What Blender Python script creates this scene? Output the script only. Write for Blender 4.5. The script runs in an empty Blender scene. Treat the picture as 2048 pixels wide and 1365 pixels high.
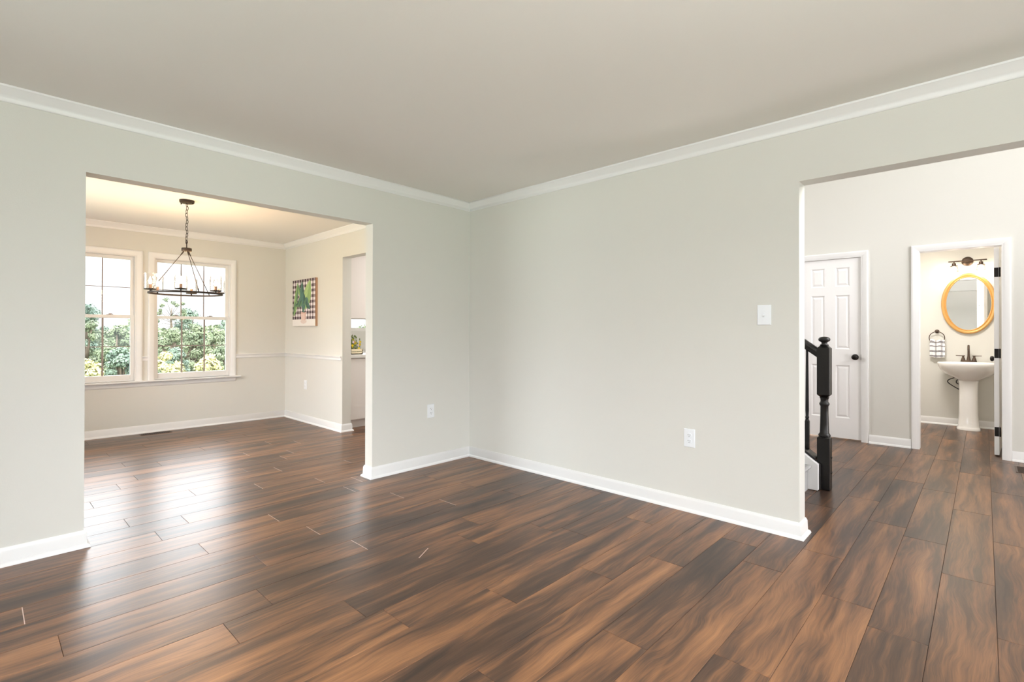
import bpy, bmesh, math, random
from mathutils import Vector, Matrix
random.seed(7)
scene = bpy.context.scene
COL = scene.collection
PI = math.pi

# ------------------------------------------------------------------ camera
cam_d = bpy.data.cameras.new('camera'); cam = bpy.data.objects.new('camera', cam_d); COL.objects.link(cam)
cam_d.sensor_width = 36.0; cam_d.lens = 1004.6 * 36.0 / 2048.0
cam_d.shift_y = -(682.5 - 660.78) / 2048.0
cam_d.clip_start = 0.05; cam_d.clip_end = 300
yaw, pit, rol = math.radians(43.2425), math.radians(0.305), math.radians(0.1083)
F0 = Vector((math.cos(yaw), math.sin(yaw), 0)); R0 = Vector((math.sin(yaw), -math.cos(yaw), 0)); U0 = Vector((0, 0, 1))
Fv = F0 * math.cos(pit) + U0 * math.sin(pit); Uv = U0 * math.cos(pit) - F0 * math.sin(pit)
Rv = R0 * math.cos(rol) + Uv * math.sin(rol); Uv = Uv * math.cos(rol) - R0 * math.sin(rol)
m = Matrix.Identity(4)
for i in range(3):
    m[i][0] = Rv[i]; m[i][1] = Uv[i]; m[i][2] = -Fv[i]
m[2][3] = 1.1917
cam.matrix_world = m
scene.camera = cam

# ------------------------------------------------------------------ world, exposure
vs = scene.view_settings
vs.view_transform = 'Standard'; vs.look = 'None'; vs.gamma = 1.0; vs.use_curve_mapping = False
vs.exposure = -0.1
SKY_LOW, SKY_HIGH = 1.5, 13.5
W = bpy.data.worlds.new('overcast'); scene.world = W; W.use_nodes = True
wb = W.node_tree.nodes['Background']
wb.inputs['Color'].default_value = (0.95, 0.97, 1.0, 1)
# overcast sky: hazy horizon, brighter overhead
_n = W.node_tree.nodes; _l = W.node_tree.links
_tc = _n.new('ShaderNodeTexCoord'); _sx = _n.new('ShaderNodeSeparateXYZ'); _mr = _n.new('ShaderNodeMapRange')
_mr.inputs['From Min'].default_value = 0.10; _mr.inputs['From Max'].default_value = 0.26
_mr.inputs['To Min'].default_value = SKY_LOW; _mr.inputs['To Max'].default_value = SKY_HIGH
_l.new(_tc.outputs['Generated'], _sx.inputs[0]); _l.new(_sx.outputs[2], _mr.inputs['Value']); _l.new(_mr.outputs[0], wb.inputs['Strength'])
scene.cycles.max_bounces = 12; scene.cycles.diffuse_bounces = 6
scene.cycles.transparent_max_bounces = 16
scene.cycles.sample_clamp_indirect = 6.0
scene.cycles.use_denoising = True

# ------------------------------------------------------------------ window light and added fills
def area(name, loc, direction, sx, sy, power, color=(1, 1, 1), portal=False, spread=None):
    d = bpy.data.lights.new(name, 'AREA'); d.shape = 'RECTANGLE'; d.size = sx; d.size_y = sy
    d.energy = power; d.color = color
    if spread: d.spread = spread
    o = bpy.data.objects.new(name, d); COL.objects.link(o); o.location = loc
    o.rotation_euler = Vector(direction).to_track_quat('-Z', 'Y').to_euler()
    if portal: d.cycles.is_portal = True
    return o
DAY = (0.87, 0.94, 1.0)
# daylight through the living room's front windows, behind the camera
area('daylight_front_window', (-0.55, -1.66, 1.35), (0.2, 1, -0.3), 0.95, 1.45, 26, DAY)
area('daylight_front_window_middle', (0.95, -1.66, 1.35), (0.3, 1, -0.45), 0.95, 1.45, 36, DAY)
area('fill_front_right', (2.45, -1.66, 1.35), (-0.1, 1, -0.4), 0.95, 1.45, 8, DAY)  # extra window light, added to lift the walls and right ceiling
area('fill_side', (-1.86, 1.7, 1.35), (1, -0.25, -0.3), 1.3, 1.45, 56, DAY)  # unseen side light, added to brighten the right wall
# unseen fill added behind the camera, aimed up to brighten the ceiling
area('ceiling_fill', (0.35, -0.5, 1.9), (0, 0, 1), 1.0, 1.0, 82, (1.0, 0.965, 0.95))
# daylight through the tall foyer window and a low fill added under it
area('daylight_foyer_window', (5.05, -2.1, 3.3), (0, 1, -0.5), 2.2, 2.0, 118, (1.0, 0.965, 0.97))
area('foyer_low_fill', (4.6, -1.86, 1.0), (0.25, 1, 0.3), 0.8, 1.7, 66, (1.0, 0.95, 0.945))  # unseen fill added to brighten the lower foyer
# kitchen window, added fills (kitchen, foyer, bathroom) and the dining room's side window (out of view)
area('daylight_kitchen_window', (5.4, 7.33, 1.75), (-0.1, -1, -0.3), 1.8, 1.1, 90, (1, 0.98, 0.95))
area('kitchen_fill', (4.2, 5.0, 2.42), (0, 0, -1), 0.5, 0.5, 24, (1, 0.95, 0.92))  # unseen fill added to brighten the cabinet fronts
area('foyer_door_fill', (5.4, 3.9, 2.0), (0.35, -1, -0.1), 1.0, 1.0, 42, (1, 0.96, 0.94))  # unseen fill added to brighten the closet door
area('bathroom_fill', (7.35, 0.55, 2.42), (0, 0, -1), 0.5, 0.5, 40, (1, 0.94, 0.88))  # unseen fill added to brighten the lower powder room
area('daylight_dining_side_window', (-0.62, 5.5, 1.2), (1, -0.45, 0.1), 1.5, 1.4, 62, (0.95, 0.97, 1.0))
# portals in the two visible dining windows
area('window_portal', (1.86, 7.42, 1.36), (0, -1, 0), 0.9, 1.5, 1, portal=True)
area('window_portal_left', (0.84, 7.42, 1.36), (0, -1, 0), 0.9, 1.5, 1, portal=True)

# ------------------------------------------------------------------ materials
def mat(name, col, rough=0.5, metal=0.0, spec=0.5, bump=None, coat=0.0, emis=None):
    M = bpy.data.materials.new(name); M.use_nodes = True
    nt = M.node_tree; b = nt.nodes['Principled BSDF']
    b.inputs['Base Color'].default_value = (*col, 1); b.inputs['Roughness'].default_value = rough
    b.inputs['Metallic'].default_value = metal; b.inputs['Specular IOR Level'].default_value = spec
    b.inputs['Coat Weight'].default_value = coat
    if emis:
        b.inputs['Emission Color'].default_value = (*emis[0], 1); b.inputs['Emission Strength'].default_value = emis[1]
    if bump:
        n = nt.nodes.new('ShaderNodeTexNoise'); n.inputs['Scale'].default_value = bump[0]; n.inputs['Detail'].default_value = 3
        t = nt.nodes.new('ShaderNodeTexCoord'); nt.links.new(t.outputs['Object'], n.inputs['Vector'])
        u = nt.nodes.new('ShaderNodeBump'); u.inputs['Strength'].default_value = bump[1]; u.inputs['Distance'].default_value = 0.002
        nt.links.new(n.outputs['Fac'], u.inputs['Height']); nt.links.new(u.outputs['Normal'], b.inputs['Normal'])
    return M
def srgb(r, g, b):
    f = lambda c: (c / 255 / 12.92) if c / 255 <= 0.04045 else ((c / 255 + 0.055) / 1.055) ** 2.4
    return (f(r), f(g), f(b))
M_wall = mat('wall_paint', srgb(220, 219, 213), 0.75, spec=0.25, bump=(180, 0.15))
M_ceil = mat('ceiling_paint', srgb(238, 236, 232), 0.9, spec=0.1, bump=(120, 0.1))
M_trim = mat('trim_paint', srgb(240, 240, 240), 0.35, spec=0.4)
M_door = mat('door_paint', srgb(244, 243, 243), 0.4, spec=0.4, bump=(60, 0.05))
M_black = mat('black_stain', srgb(15, 13, 12), 0.36, spec=0.5)
M_hinge = mat('oil_rubbed_metal', srgb(28, 24, 22), 0.4, metal=0.6)
M_bronze = mat('bronze_metal', srgb(92, 78, 68), 0.42, metal=0.75)
M_iron = mat('weathered_iron', srgb(56, 48, 43), 0.55, metal=0.5, bump=(90, 0.4))
M_plate = mat('white_plastic', srgb(238, 241, 245), 0.35)
M_slot = mat('dark_slot', srgb(60, 60, 60), 0.6)
M_porc = mat('porcelain', srgb(245, 244, 242), 0.12, spec=0.6, coat=0.5)
M_carpet = mat('grey_carpet', srgb(178, 178, 178), 0.95, spec=0.05, bump=(400, 1.0))
M_cab = mat('cabinet_paint', srgb(232, 226, 222), 0.4)
M_counter = mat('counter_stone', srgb(225, 222, 218), 0.25)
M_crate = mat('cream_wood', srgb(235, 222, 190), 0.6)
M_petal = mat('yellow_petal', srgb(235, 205, 30), 0.6)
M_pink = mat('pale_pink_petal', srgb(238, 214, 226), 0.6)
M_stem = mat('green_stem', srgb(110, 130, 60), 0.6)
M_grille = mat('backlit_grille', srgb(150, 138, 134), 0.45)  # grey puts the backlit shade of the bars into their colour
M_vinyl = mat('window_vinyl', srgb(236, 234, 232), 0.35)
M_vent = mat('brown_register', srgb(74, 56, 44), 0.45, metal=0.3)
M_dark = mat('dark_void', srgb(18, 16, 15), 0.8)
M_bark = mat('bark', srgb(96, 84, 70), 0.9)
M_sock = mat('candle_sleeve', srgb(150, 118, 92), 0.5)
M_hose = mat('black_hose', srgb(25, 22, 22), 0.35)
M_gnd = mat('lawn', srgb(70, 95, 45), 0.95, spec=0.05, bump=(20, 1))
M_subfloor = mat('subfloor', srgb(34, 22, 16), 0.8)

def glass_mat(name, tint=(1, 1, 1), gl=1.0, rough=0.02):
    M = bpy.data.materials.new(name); M.use_nodes = True; nt = M.node_tree; nt.nodes.clear()
    o = nt.nodes.new('ShaderNodeOutputMaterial'); t = nt.nodes.new('ShaderNodeBsdfTransparent'); g = nt.nodes.new('ShaderNodeBsdfGlossy')
    f = nt.nodes.new('ShaderNodeFresnel'); mx = nt.nodes.new('ShaderNodeMixShader'); mu = nt.nodes.new('ShaderNodeMath'); mu.operation = 'MULTIPLY'
    f.inputs['IOR'].default_value = 1.45; mu.inputs[1].default_value = gl
    t.inputs['Color'].default_value = (*tint, 1); g.inputs['Roughness'].default_value = rough
    nt.links.new(f.outputs[0], mu.inputs[0]); nt.links.new(mu.outputs[0], mx.inputs[0])
    nt.links.new(t.outputs[0], mx.inputs[1]); nt.links.new(g.outputs[0], mx.inputs[2]); nt.links.new(mx.outputs[0], o.inputs[0])
    return M
M_glass = glass_mat('pane_glass', (0.97, 0.98, 0.98))
M_shade = glass_mat('lamp_glass', (0.985, 0.98, 0.97), 0.5, 0.12)
M_mirror = mat('mirror_silver', (0.9, 0.91, 0.91), 0.01, metal=1.0)
M_bulb = mat('lit_bulb', (1, 1, 1), 0.4, emis=((1.0, 0.80, 0.55), 30))
M_bulb2 = mat('vanity_bulb', (1, 1, 1), 0.4, emis=((1.0, 0.86, 0.68), 30))

def mat_floor():
    M = bpy.data.materials.new('vinyl_plank'); M.use_nodes = True; nt = M.node_tree; N = nt.nodes; L = nt.links
    b = N['Principled BSDF']
    geo = N.new('ShaderNodeTexCoord'); at = N.new('ShaderNodeAttribute'); at.attribute_name = 'plank'
    sep = N.new('ShaderNodeSeparateXYZ'); L.new(geo.outputs['Object'], sep.inputs[0])
    sa = N.new('ShaderNodeSeparateColor'); L.new(at.outputs['Color'], sa.inputs[0])
    def math_(op, a, b_=None, c=None):
        n = N.new('ShaderNodeMath'); n.operation = op
        for i, v in enumerate((a, b_, c)):
            if v is None: continue
            if isinstance(v, (int, float)): n.inputs[i].default_value = v
            else: L.new(v, n.inputs[i])
        return n.outputs[0]
    def comb(x, y, z):
        n = N.new('ShaderNodeCombineXYZ')
        for i, v in enumerate((x, y, z)):
            if isinstance(v, (int, float)): n.inputs[i].default_value = v
            else: L.new(v, n.inputs[i])
        return n.outputs[0]
    def noise(vec, scale, detail=2, rough=0.5, dist=0.0):
        n = N.new('ShaderNodeTexNoise'); n.inputs['Scale'].default_value = scale; n.inputs['Detail'].default_value = detail
        n.inputs['Roughness'].default_value = rough; n.inputs['Distortion'].default_value = dist
        L.new(vec, n.inputs['Vector']); return n.outputs['Fac']
    X = math_('ADD', sep.outputs[0], math_('MULTIPLY', sa.outputs[0], 41.0))
    Y = math_('ADD', sep.outputs[1], math_('MULTIPLY', sa.outputs[1], 23.0))
    v1 = comb(math_('MULTIPLY', X, 1.15), math_('MULTIPLY', Y, 9.0), 0.0)
    warp = noise(comb(math_('MULTIPLY', X, 2.2), math_('MULTIPLY', Y, 4.0), 3.0), 1.0, 2)
    v2 = comb(math_('MULTIPLY', X, 1.6), math_('ADD', math_('MULTIPLY', Y, 34.0), math_('MULTIPLY', warp, 4.5)), 5.0)
    n1 = noise(v1, 1.0, 3, 0.55, 0.35)           # smoky dark areas
    n2 = noise(v2, 1.0, 4, 0.6, 0.3)            # cathedral grain
    v3 = comb(math_('MULTIPLY', X, 9.0), math_('ADD', math_('MULTIPLY', Y, 260.0), math_('MULTIPLY', warp, 40.0)), 1.0)
    n3 = noise(v3, 1.0, 3, 0.6)
    v4 = comb(math_('MULTIPLY', X, 2.4), math_('ADD', math_('MULTIPLY', Y, 88.0), math_('MULTIPLY', warp, 7.0)), 9.0)
    n4 = noise(v4, 1.0, 3, 0.6, 0.2)            # finer pore streaks
    t = math_('ADD', math_('MULTIPLY', n1, 0.78), math_('MULTIPLY', n2, 0.34))
    t = math_('ADD', t, math_('MULTIPLY', math_('SUBTRACT', n4, 0.47), 0.20))
    t = math_('ADD', t, math_('MULTIPLY', math_('SUBTRACT', sa.outputs[2], 0.5), 0.12))
    t = math_('ADD', t, math_('MULTIPLY', math_('SUBTRACT', n3, 0.5), 0.22))
    r = N.new('ShaderNodeValToRGB'); L.new(t, r.inputs[0]); cr = r.color_ramp
    cr.elements[0].position = 0.37; cr.elements[0].color = (*srgb(50, 38, 32), 1)
    cr.elements[1].position = 0.90; cr.elements[1].color = (*srgb(168, 120, 80), 1)
    e = cr.elements.new(0.53); e.color = (*srgb(80, 58, 44), 1)
    e = cr.elements.new(0.64); e.color = (*srgb(116, 81, 56), 1)
    L.new(r.outputs[0], b.inputs['Base Color'])
    b.inputs['Specular IOR Level'].default_value = 0.45
    rr = math_('ADD', 0.29, math_('MULTIPLY', n3, 0.08)); L.new(rr, b.inputs['Roughness'])
    bu = N.new('ShaderNodeBump'); bu.inputs['Strength'].default_value = 0.08; bu.inputs['Distance'].default_value = 0.0005
    L.new(n3, bu.inputs['Height']); L.new(bu.outputs[0], b.inputs['Normal'])
    return M
M_floor = mat_floor()

def mat_gold():
    M = mat('gilded_wood', srgb(212, 163, 96), 0.4, metal=0.25, spec=0.5, bump=(40, 0.3)); return M
M_gold = mat_gold()

def mat_attr(name, rough=0.7):
    M = bpy.data.materials.new(name); M.use_nodes = True; nt = M.node_tree
    a = nt.nodes.new('ShaderNodeAttribute'); a.attribute_name = 'Col'
    nt.links.new(a.outputs['Color'], nt.nodes['Principled BSDF'].inputs['Base Color'])
    nt.nodes['Principled BSDF'].inputs['Roughness'].default_value = rough
    return M
M_print = mat_attr('printed_canvas', 0.7)
M_cloth = mat_attr('plaid_cloth', 0.9)

def mat_leaf(name, c1, c2, trans=0.3):
    M = bpy.data.materials.new(name); M.use_nodes = True; nt = M.node_tree; N = nt.nodes; L = nt.links
    b = N['Principled BSDF']; b.inputs['Roughness'].default_value = 0.7; b.inputs['Specular IOR Level'].default_value = 0.2
    n = N.new('ShaderNodeTexNoise'); n.inputs['Scale'].default_value = 1.3; n.inputs['Detail'].default_value = 6; n.inputs['Roughness'].default_value = 0.8
    t = N.new('ShaderNodeTexCoord'); L.new(t.outputs['Object'], n.inputs['Vector'])
    r = N.new('ShaderNodeValToRGB'); r.color_ramp.elements[0].position = 0.35; r.color_ramp.elements[1].position = 0.65
    r.color_ramp.elements[0].color = (*c1, 1); r.color_ramp.elements[1].color = (*c2, 1)
    L.new(n.outputs['Fac'], r.inputs[0]); L.new(r.outputs[0], b.inputs['Base Color'])
    return M
M_leafG = mat_leaf('green_foliage', srgb(82, 94, 74), srgb(122, 130, 100))
M_leafB = mat_leaf('bluish_foliage', srgb(76, 94, 84), srgb(110, 124, 106))
M_leafY = mat_leaf('yellow_foliage', srgb(150, 148, 104), srgb(178, 172, 126))

# ------------------------------------------------------------------ mesh helpers
def obj(name, bm, m_, parent=None, bevel=0.0, smooth=False, seg=2):
    me = bpy.data.meshes.new(name); bmesh.ops.recalc_face_normals(bm, faces=bm.faces[:]) if bm.faces else None
    bm.to_mesh(me); bm.free()
    if smooth:
        for p in me.polygons: p.use_smooth = True
    o = bpy.data.objects.new(name, me); COL.objects.link(o)
    if m_: me.materials.append(m_)
    if parent: o.parent = parent
    if bevel:
        bv = o.modifiers.new('bevel', 'BEVEL'); bv.width = bevel; bv.segments = seg; bv.limit_method = 'ANGLE'; bv.angle_limit = math.radians(40)
    return o
def autosmooth(o, ang=40):
    me = o.data
    for p in me.polygons: p.use_smooth = True
    bm = bmesh.new(); bm.from_mesh(me)
    for e in bm.edges:
        if len(e.link_faces) == 2 and e.calc_face_angle(0) > math.radians(ang): e.smooth = False
    bm.to_mesh(me); bm.free(); return o
def box(bm, x0, x1, y0, y1, z0, z1):
    v = [bm.verts.new((x, y, z)) for x in (x0, x1) for y in (y0, y1) for z in (z0, z1)]
    for f in ((0, 1, 3, 2), (4, 6, 7, 5), (0, 4, 5, 1), (2, 3, 7, 6), (0, 2, 6, 4), (1, 5, 7, 3)):
        bm.faces.new([v[i] for i in f])
def boxes(*bs):
    bm = bmesh.new()
    for b in bs: box(bm, *b)
    return bm
def sweep(bm, p0, d, ua, un, L, prof, ms=(0, 0), me=(0, 0)):
    p0 = Vector(p0); d = Vector(d); ua = Vector(ua); un = Vector(un)
    A = [bm.verts.new(p0 + d * (ms[0] * a + ms[1] * n) + ua * a + un * n) for a, n in prof]
    B = [bm.verts.new(p0 + d * (L + me[0] * a + me[1] * n) + ua * a + un * n) for a, n in prof]
    k = len(prof)
    for i in range(k):
        j = (i + 1) % k; bm.faces.new((A[i], A[j], B[j], B[i]))
    bm.faces.new(A[::-1]); bm.faces.new(B)
def lathe(bm, prof, seg=24, M=None, sx=1, sy=1):
    M = M or Matrix.Identity(4); rings = []
    for r, z in prof:
        if r < 1e-6: rings.append([bm.verts.new(M @ Vector((0, 0, z)))])
        else: rings.append([bm.verts.new(M @ Vector((r * sx * math.cos(2 * PI * i / seg), r * sy * math.sin(2 * PI * i / seg), z))) for i in range(seg)])
    for a, b in zip(rings, rings[1:]):
        if len(a) == 1 and len(b) == 1: continue
        for i in range(seg):
            j = (i + 1) % seg
            if len(a) == 1: bm.faces.new((a[0], b[i], b[j]))
            elif len(b) == 1: bm.faces.new((a[i], b[0], a[j]))
            else: bm.faces.new((a[i], b[i], b[j], a[j]))
    if len(rings[0]) > 1: bm.faces.new(rings[0][::-1])
    if len(rings[-1]) > 1: bm.faces.new(rings[-1])
def tube(bm, pts, r, seg=8, closed=False):
    pts = [Vector(p) for p in pts]; n = len(pts); rings = []
    up = None
    for i, p in enumerate(pts):
        if closed: t = (pts[(i + 1) % n] - pts[i - 1])
        else: t = (pts[min(i + 1, n - 1)] - pts[max(i - 1, 0)])
        t.normalize()
        if up is None: up = t.orthogonal().normalized()
        up = (up - t * up.dot(t)).normalized(); s = t.cross(up)
        rr = r[i] if isinstance(r, (list, tuple)) else r
        rings.append([bm.verts.new(p + (up * math.cos(2 * PI * k / seg) + s * math.sin(2 * PI * k / seg)) * rr) for k in range(seg)])
    for i in range(n if closed else n - 1):
        a = rings[i]; b = rings[(i + 1) % n]
        # find best alignment when closing
        off = 0
        if closed and i == n - 1:
            off = min(range(seg), key=lambda q: (a[0].co - b[q].co).length)
        for k in range(seg):
            bm.faces.new((a[k], a[(k + 1) % seg], b[(k + 1 + off) % seg], b[(k + off) % seg]))
    if not closed:
        bm.faces.new(rings[0][::-1]); bm.faces.new(rings[-1])
def T(x, y, z): return Matrix.Translation((x, y, z))
def empty(name, loc=(0, 0, 0)):
    o = bpy.data.objects.new(name, None); COL.objects.link(o); o.location = loc; o.empty_display_size = 0.1; return o
def thing(name, label, cat, group=None):
    o = empty(name); o['label'] = label; o['category'] = cat
    if group: o['group'] = group
    return o
def tag(o, label, cat, group=None, kind=None):
    o['label'] = label; o['category'] = cat
    if group: o['group'] = group
    if kind: o['kind'] = kind
    return o
def struct(o, label, cat='room'):
    o['kind'] = 'structure'; o['label'] = label; o['category'] = cat; return o
def at_base(root):
    """move an Empty to the base centre of its parts, leaving the parts where they are"""
    bpy.context.view_layer.update()
    lo = Vector((1e9,) * 3); hi = Vector((-1e9,) * 3)
    def rec(o):
        nonlocal lo, hi
        if o.type == 'MESH':
            for c in o.bound_box:
                w = o.matrix_world @ Vector(c)
                lo = Vector(map(min, lo, w)); hi = Vector(map(max, hi, w))
        for c in o.children: rec(c)
    rec(root)
    b = Vector(((lo.x + hi.x) / 2, (lo.y + hi.y) / 2, lo.z)) - root.location
    root.location += b
    for c in root.children: c.location -= b

# ------------------------------------------------------------------ dimensions (metres; camera stands at x=0 y=0)
H = 2.44
XB, XB2 = 3.269, 3.390          # right wall, living and foyer faces
YA, YA2 = 3.641, 3.748          # left wall, living and dining faces
OL, OR, OZ = 0.408, 2.208, 2.083
BY, BZ = 0.784, 2.077
YC = 7.229; XD, XD2 = 2.990, 3.104; DY, DZ = 5.60, 2.094
XE = 6.647; XF = 8.68
XW = -1.75; YF = -1.55          # unseen living walls
FH = 5.1                        # foyer height

# ------------------------------------------------------------------ floor
GLINT_JOINTS = [(14, 1.387), (12, 1.472), (13, 2.266), (15, 2.107), (16, 1.307), (17, 1.94), (18, 2.11), (19, 1.892), (20, 1.493), (22, 1.793), (24, 1.997), (25, 2.14), (26, 1.80), (27, 2.38), (28, 2.15), (14, .137)]
def build_floor():
    bm = bmesh.new(); cl = bm.loops.layers.float_color.new('plank')
    Lk = 1.25; pw = 0.192; y0 = 0.158; g = 0.0005; bv = 0.0012; dp = 0.0014
    known = {0: 2.49, 1: 2.65, 2: 1.882, 3: 2.75, 4: 1.727, 5: 2.465, 6: 2.105, 7: 1.63, 8: 1.2, 9: 2.37, 10: .693, 11: .89, 12: 1.472, 13: 2.266,
             14: 1.387, 15: 2.107, 16: 1.307, 17: .729, 18: .908, 19: 1.892, 20: 1.493, 21: 1.096, 22: 1.793, 23: 1.583, 24: .747, 25: .89, 26: 1.80, 27: 2.38, 28: 2.15, -1: 3.293, -2: 2.74}
    dark = {(0, 1): .25, (2, 0): .1, (4, 1): .05}
    rnd = random.Random(12)
    for k in range(-14, 37):
        ya = max(y0 + k * pw, -2.0); yb = min(y0 + (k + 1) * pw, YC + 0.0)
        if yb <= ya: continue
        xj = known.get(k, rnd.uniform(0, Lk))
        x = xj - Lk * math.ceil((xj + 1.9) / Lk); 
        while x < 9.0:
            xa = max(x, XW); xb = min(x + Lk, 8.8)
            if xb > xa + 0.01:
                c = (rnd.random(), rnd.random(), rnd.random(), 1)
                o = [(xa + g, ya + g), (xb - g, ya + g), (xb - g, yb - g), (xa + g, yb - g)]
                i = [(xa + g + bv, ya + g + bv), (xb - g - bv, ya + g + bv), (xb - g - bv, yb - g - bv), (xa + g + bv, yb - g - bv)]
                vo = [bm.verts.new((p[0], p[1], -dp)) for p in o]; vi = [bm.verts.new((p[0], p[1], 0)) for p in i]
                fs = [bm.faces.new(vi)] + [bm.faces.new((vo[q], vo[(q + 1) % 4], vi[(q + 1) % 4], vi[q])) for q in range(4)]
                for f in fs:
                    for l in f.loops: l[cl] = c
            x += Lk
    # pale strips paint light glints onto end joints, plus one small scratch
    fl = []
    for k, xj in GLINT_JOINTS:
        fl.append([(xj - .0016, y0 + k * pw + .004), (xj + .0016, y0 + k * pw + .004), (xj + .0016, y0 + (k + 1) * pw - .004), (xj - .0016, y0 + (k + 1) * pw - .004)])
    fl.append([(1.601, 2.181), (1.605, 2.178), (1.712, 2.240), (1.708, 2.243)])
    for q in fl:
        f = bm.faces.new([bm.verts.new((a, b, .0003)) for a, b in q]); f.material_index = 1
    me = bpy.data.meshes.new('floor'); bm.to_mesh(me); bm.free()
    me.materials.append(M_floor); me.materials.append(mat('joint_glint_and_scratch', srgb(214, 190, 180), 0.4))
    o = bpy.data.objects.new('floor', me); COL.objects.link(o)
    struct(o, 'brown wood plank floor running through all rooms', 'floor')
    s = obj('subfloor', boxes((XW - .1, 8.8, -2.1, 7.3, -0.25, -0.0015)), M_subfloor, o)
build_floor()

# ------------------------------------------------------------------ walls and ceilings
def wall(name, bs, label, m_=None):
    return struct(obj(name, boxes(*bs), m_ or M_wall), label, 'wall')
wall('wall_left', [(XW - .1, OL, YA, YA2, 0, H), (OL, OR, YA, YA2, OZ, H), (OR, XB2, YA, YA2, 0, H)], 'beige living room wall with the wide opening to the dining room')
wall('wall_right', [(XB, XB2, BY, YA, 0, H), (XB, XB2, -1.05, BY, BZ, H), (XB, XB2, YF, -1.05, 0, H)], 'beige living room wall that ends at the foyer opening')
wall('wall_foyer_upper', [(XB, XB2, -2.0, 4.3, H, FH), (XB, XB2, YA2, 4.3, 0, H), (XB, XB2, -2.0, YF - .11, 0, H)], 'upper foyer wall above the living room')
# living room back walls (behind the camera), with windows
wall('wall_front', [(XW - .1, -1.05, YF - .11, YF, 0, H), (-.05, .45, YF - .11, YF, 0, H), (1.45, 1.95, YF - .11, YF, 0, H), (2.95, XB2, YF - .11, YF, 0, H),
                    (-1.05, -.05, YF - .11, YF, 0, .6), (-1.05, -.05, YF - .11, YF, 2.1, H), (.45, 1.45, YF - .11, YF, 0, .6), (.45, 1.45, YF - .11, YF, 2.1, H), (1.95, 2.95, YF - .11, YF, 0, .6), (1.95, 2.95, YF - .11, YF, 2.1, H)], 'front living room wall behind the camera')
wall('wall_side', [(XW - .11, XW, YF, 1.0, 0, H), (XW - .11, XW, 2.4, YA, 0, H), (XW - .11, XW, 1.0, 2.4, 0, .6), (XW - .11, XW, 1.0, 2.4, 2.1, H)], 'living room side wall behind the camera')
struct(obj('ceiling', boxes((XW - .1, XB2, YF - .1, YA2, H, H + .1)), M_ceil), 'smooth living room ceiling', 'ceiling')
# dining room
W1 = (0.413, 1.268); W2 = (1.441, 2.282); WZ = (0.62, 2.088)
YC2 = YC + .16
K3 = (3.9, 5.6); KZ = (1.215, 2.0)
wall('wall_dining_window', [(-.6, W1[0], YC, YC2, 0, H), (W1[1], W2[0], YC, YC2, 0, H), (W2[1], K3[0], YC, YC2, 0, H),
      (W1[0], W1[1], YC, YC2, 0, WZ[0]), (W1[0], W1[1], YC, YC2, WZ[1], H), (W2[0], W2[1], YC, YC2, 0, WZ[0]), (W2[0], W2[1], YC, YC2, WZ[1], H),
      (K3[0], K3[1], YC, YC2, 0, KZ[0]), (K3[0], K3[1], YC, YC2, KZ[1], H), (K3[1], 6.7, YC, YC2, 0, H)], 'tan dining room wall with the two windows')
wall('wall_dining_side', [(-.56, -.45, YA2, 4.6, 0, H), (-.56, -.45, 6.3, YC, 0, H), (-.56, -.45, 4.6, 6.3, 0, .6), (-.56, -.45, 4.6, 6.3, 2.1, H)], 'dining room side wall, hidden')
wall('wall_dining_right', [(XD, XD2, DY, YC, 0, H), (XD, XD2, 4.55, DY, DZ, H), (XD, XD2, YA2, 4.55, 0, H)], 'dining room wall with picture and kitchen doorway')
struct(obj('ceiling_dining', boxes((-.56, XD2, YA2, YC2, H, H + .1)), M_ceil), 'smooth dining room ceiling', 'ceiling')
struct(obj('ceiling_kitchen', boxes((XD2, 6.7, 4.3, YC2, H, H + .1)), M_ceil), 'kitchen ceiling', 'ceiling')
wall('wall_kitchen', [(6.6, 6.7, 4.3, YC, 0, H), (XB2, 6.7, 4.2, 4.3, 0, FH)], 'kitchen wall, hidden')
# foyer
C1 = (0.986, 1.577); B1 = (-0.12, 0.487); BD = 2.035
wall('wall_hall', [(XE, XE + .115, C1[1] + .018, 4.3, 0, FH), (XE, XE + .115, B1[1] + .018, C1[0] - .018, 0, FH), (XE, XE + .115, -2.0, B1[0] - .018, 0, FH),
                   (XE, XE + .115, B1[0] - .018, B1[1] + .018, BD + .018, FH), (XE, XE + .115, C1[0] - .018, C1[1] + .018, BD + .018, FH)], 'foyer wall with the closet door and the powder room door')
wall('wall_entrance', [(XB2, 4.0, -2.0, -1.89, 0, FH), (6.1, XE, -2.0, -1.89, 0, FH), (4.0, 6.1, -2.0, -1.89, 0, 2.3), (4.0, 6.1, -2.0, -1.89, 4.3, FH)], 'foyer front wall, hidden')
struct(obj('ceiling_foyer', boxes((XB, XE + .115, -2.0, 4.3, FH, FH + .1)), M_ceil), 'high foyer ceiling', 'ceiling')
# powder room
wall('wall_bathroom_back', [(XF, XF + .1, -.8, 1.35, 0, H)], 'powder room wall behind the sink')
wall('wall_bathroom_side', [(XE + .115, XF, 1.25, 1.35, 0, H), (XE + .115, XF, -.8, -.7, 0, H)], 'powder room side walls')
struct(obj('ceiling_bathroom', boxes((XE + .115, XF + .1, -.8, 1.35, H, H + .1)), M_ceil), 'powder room ceiling', 'ceiling')
wall('wall_closet', [(XE + .6, XE + .65, C1[0] - .1, C1[1] + .1, 0, H)], 'closet back wall, hidden')

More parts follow.
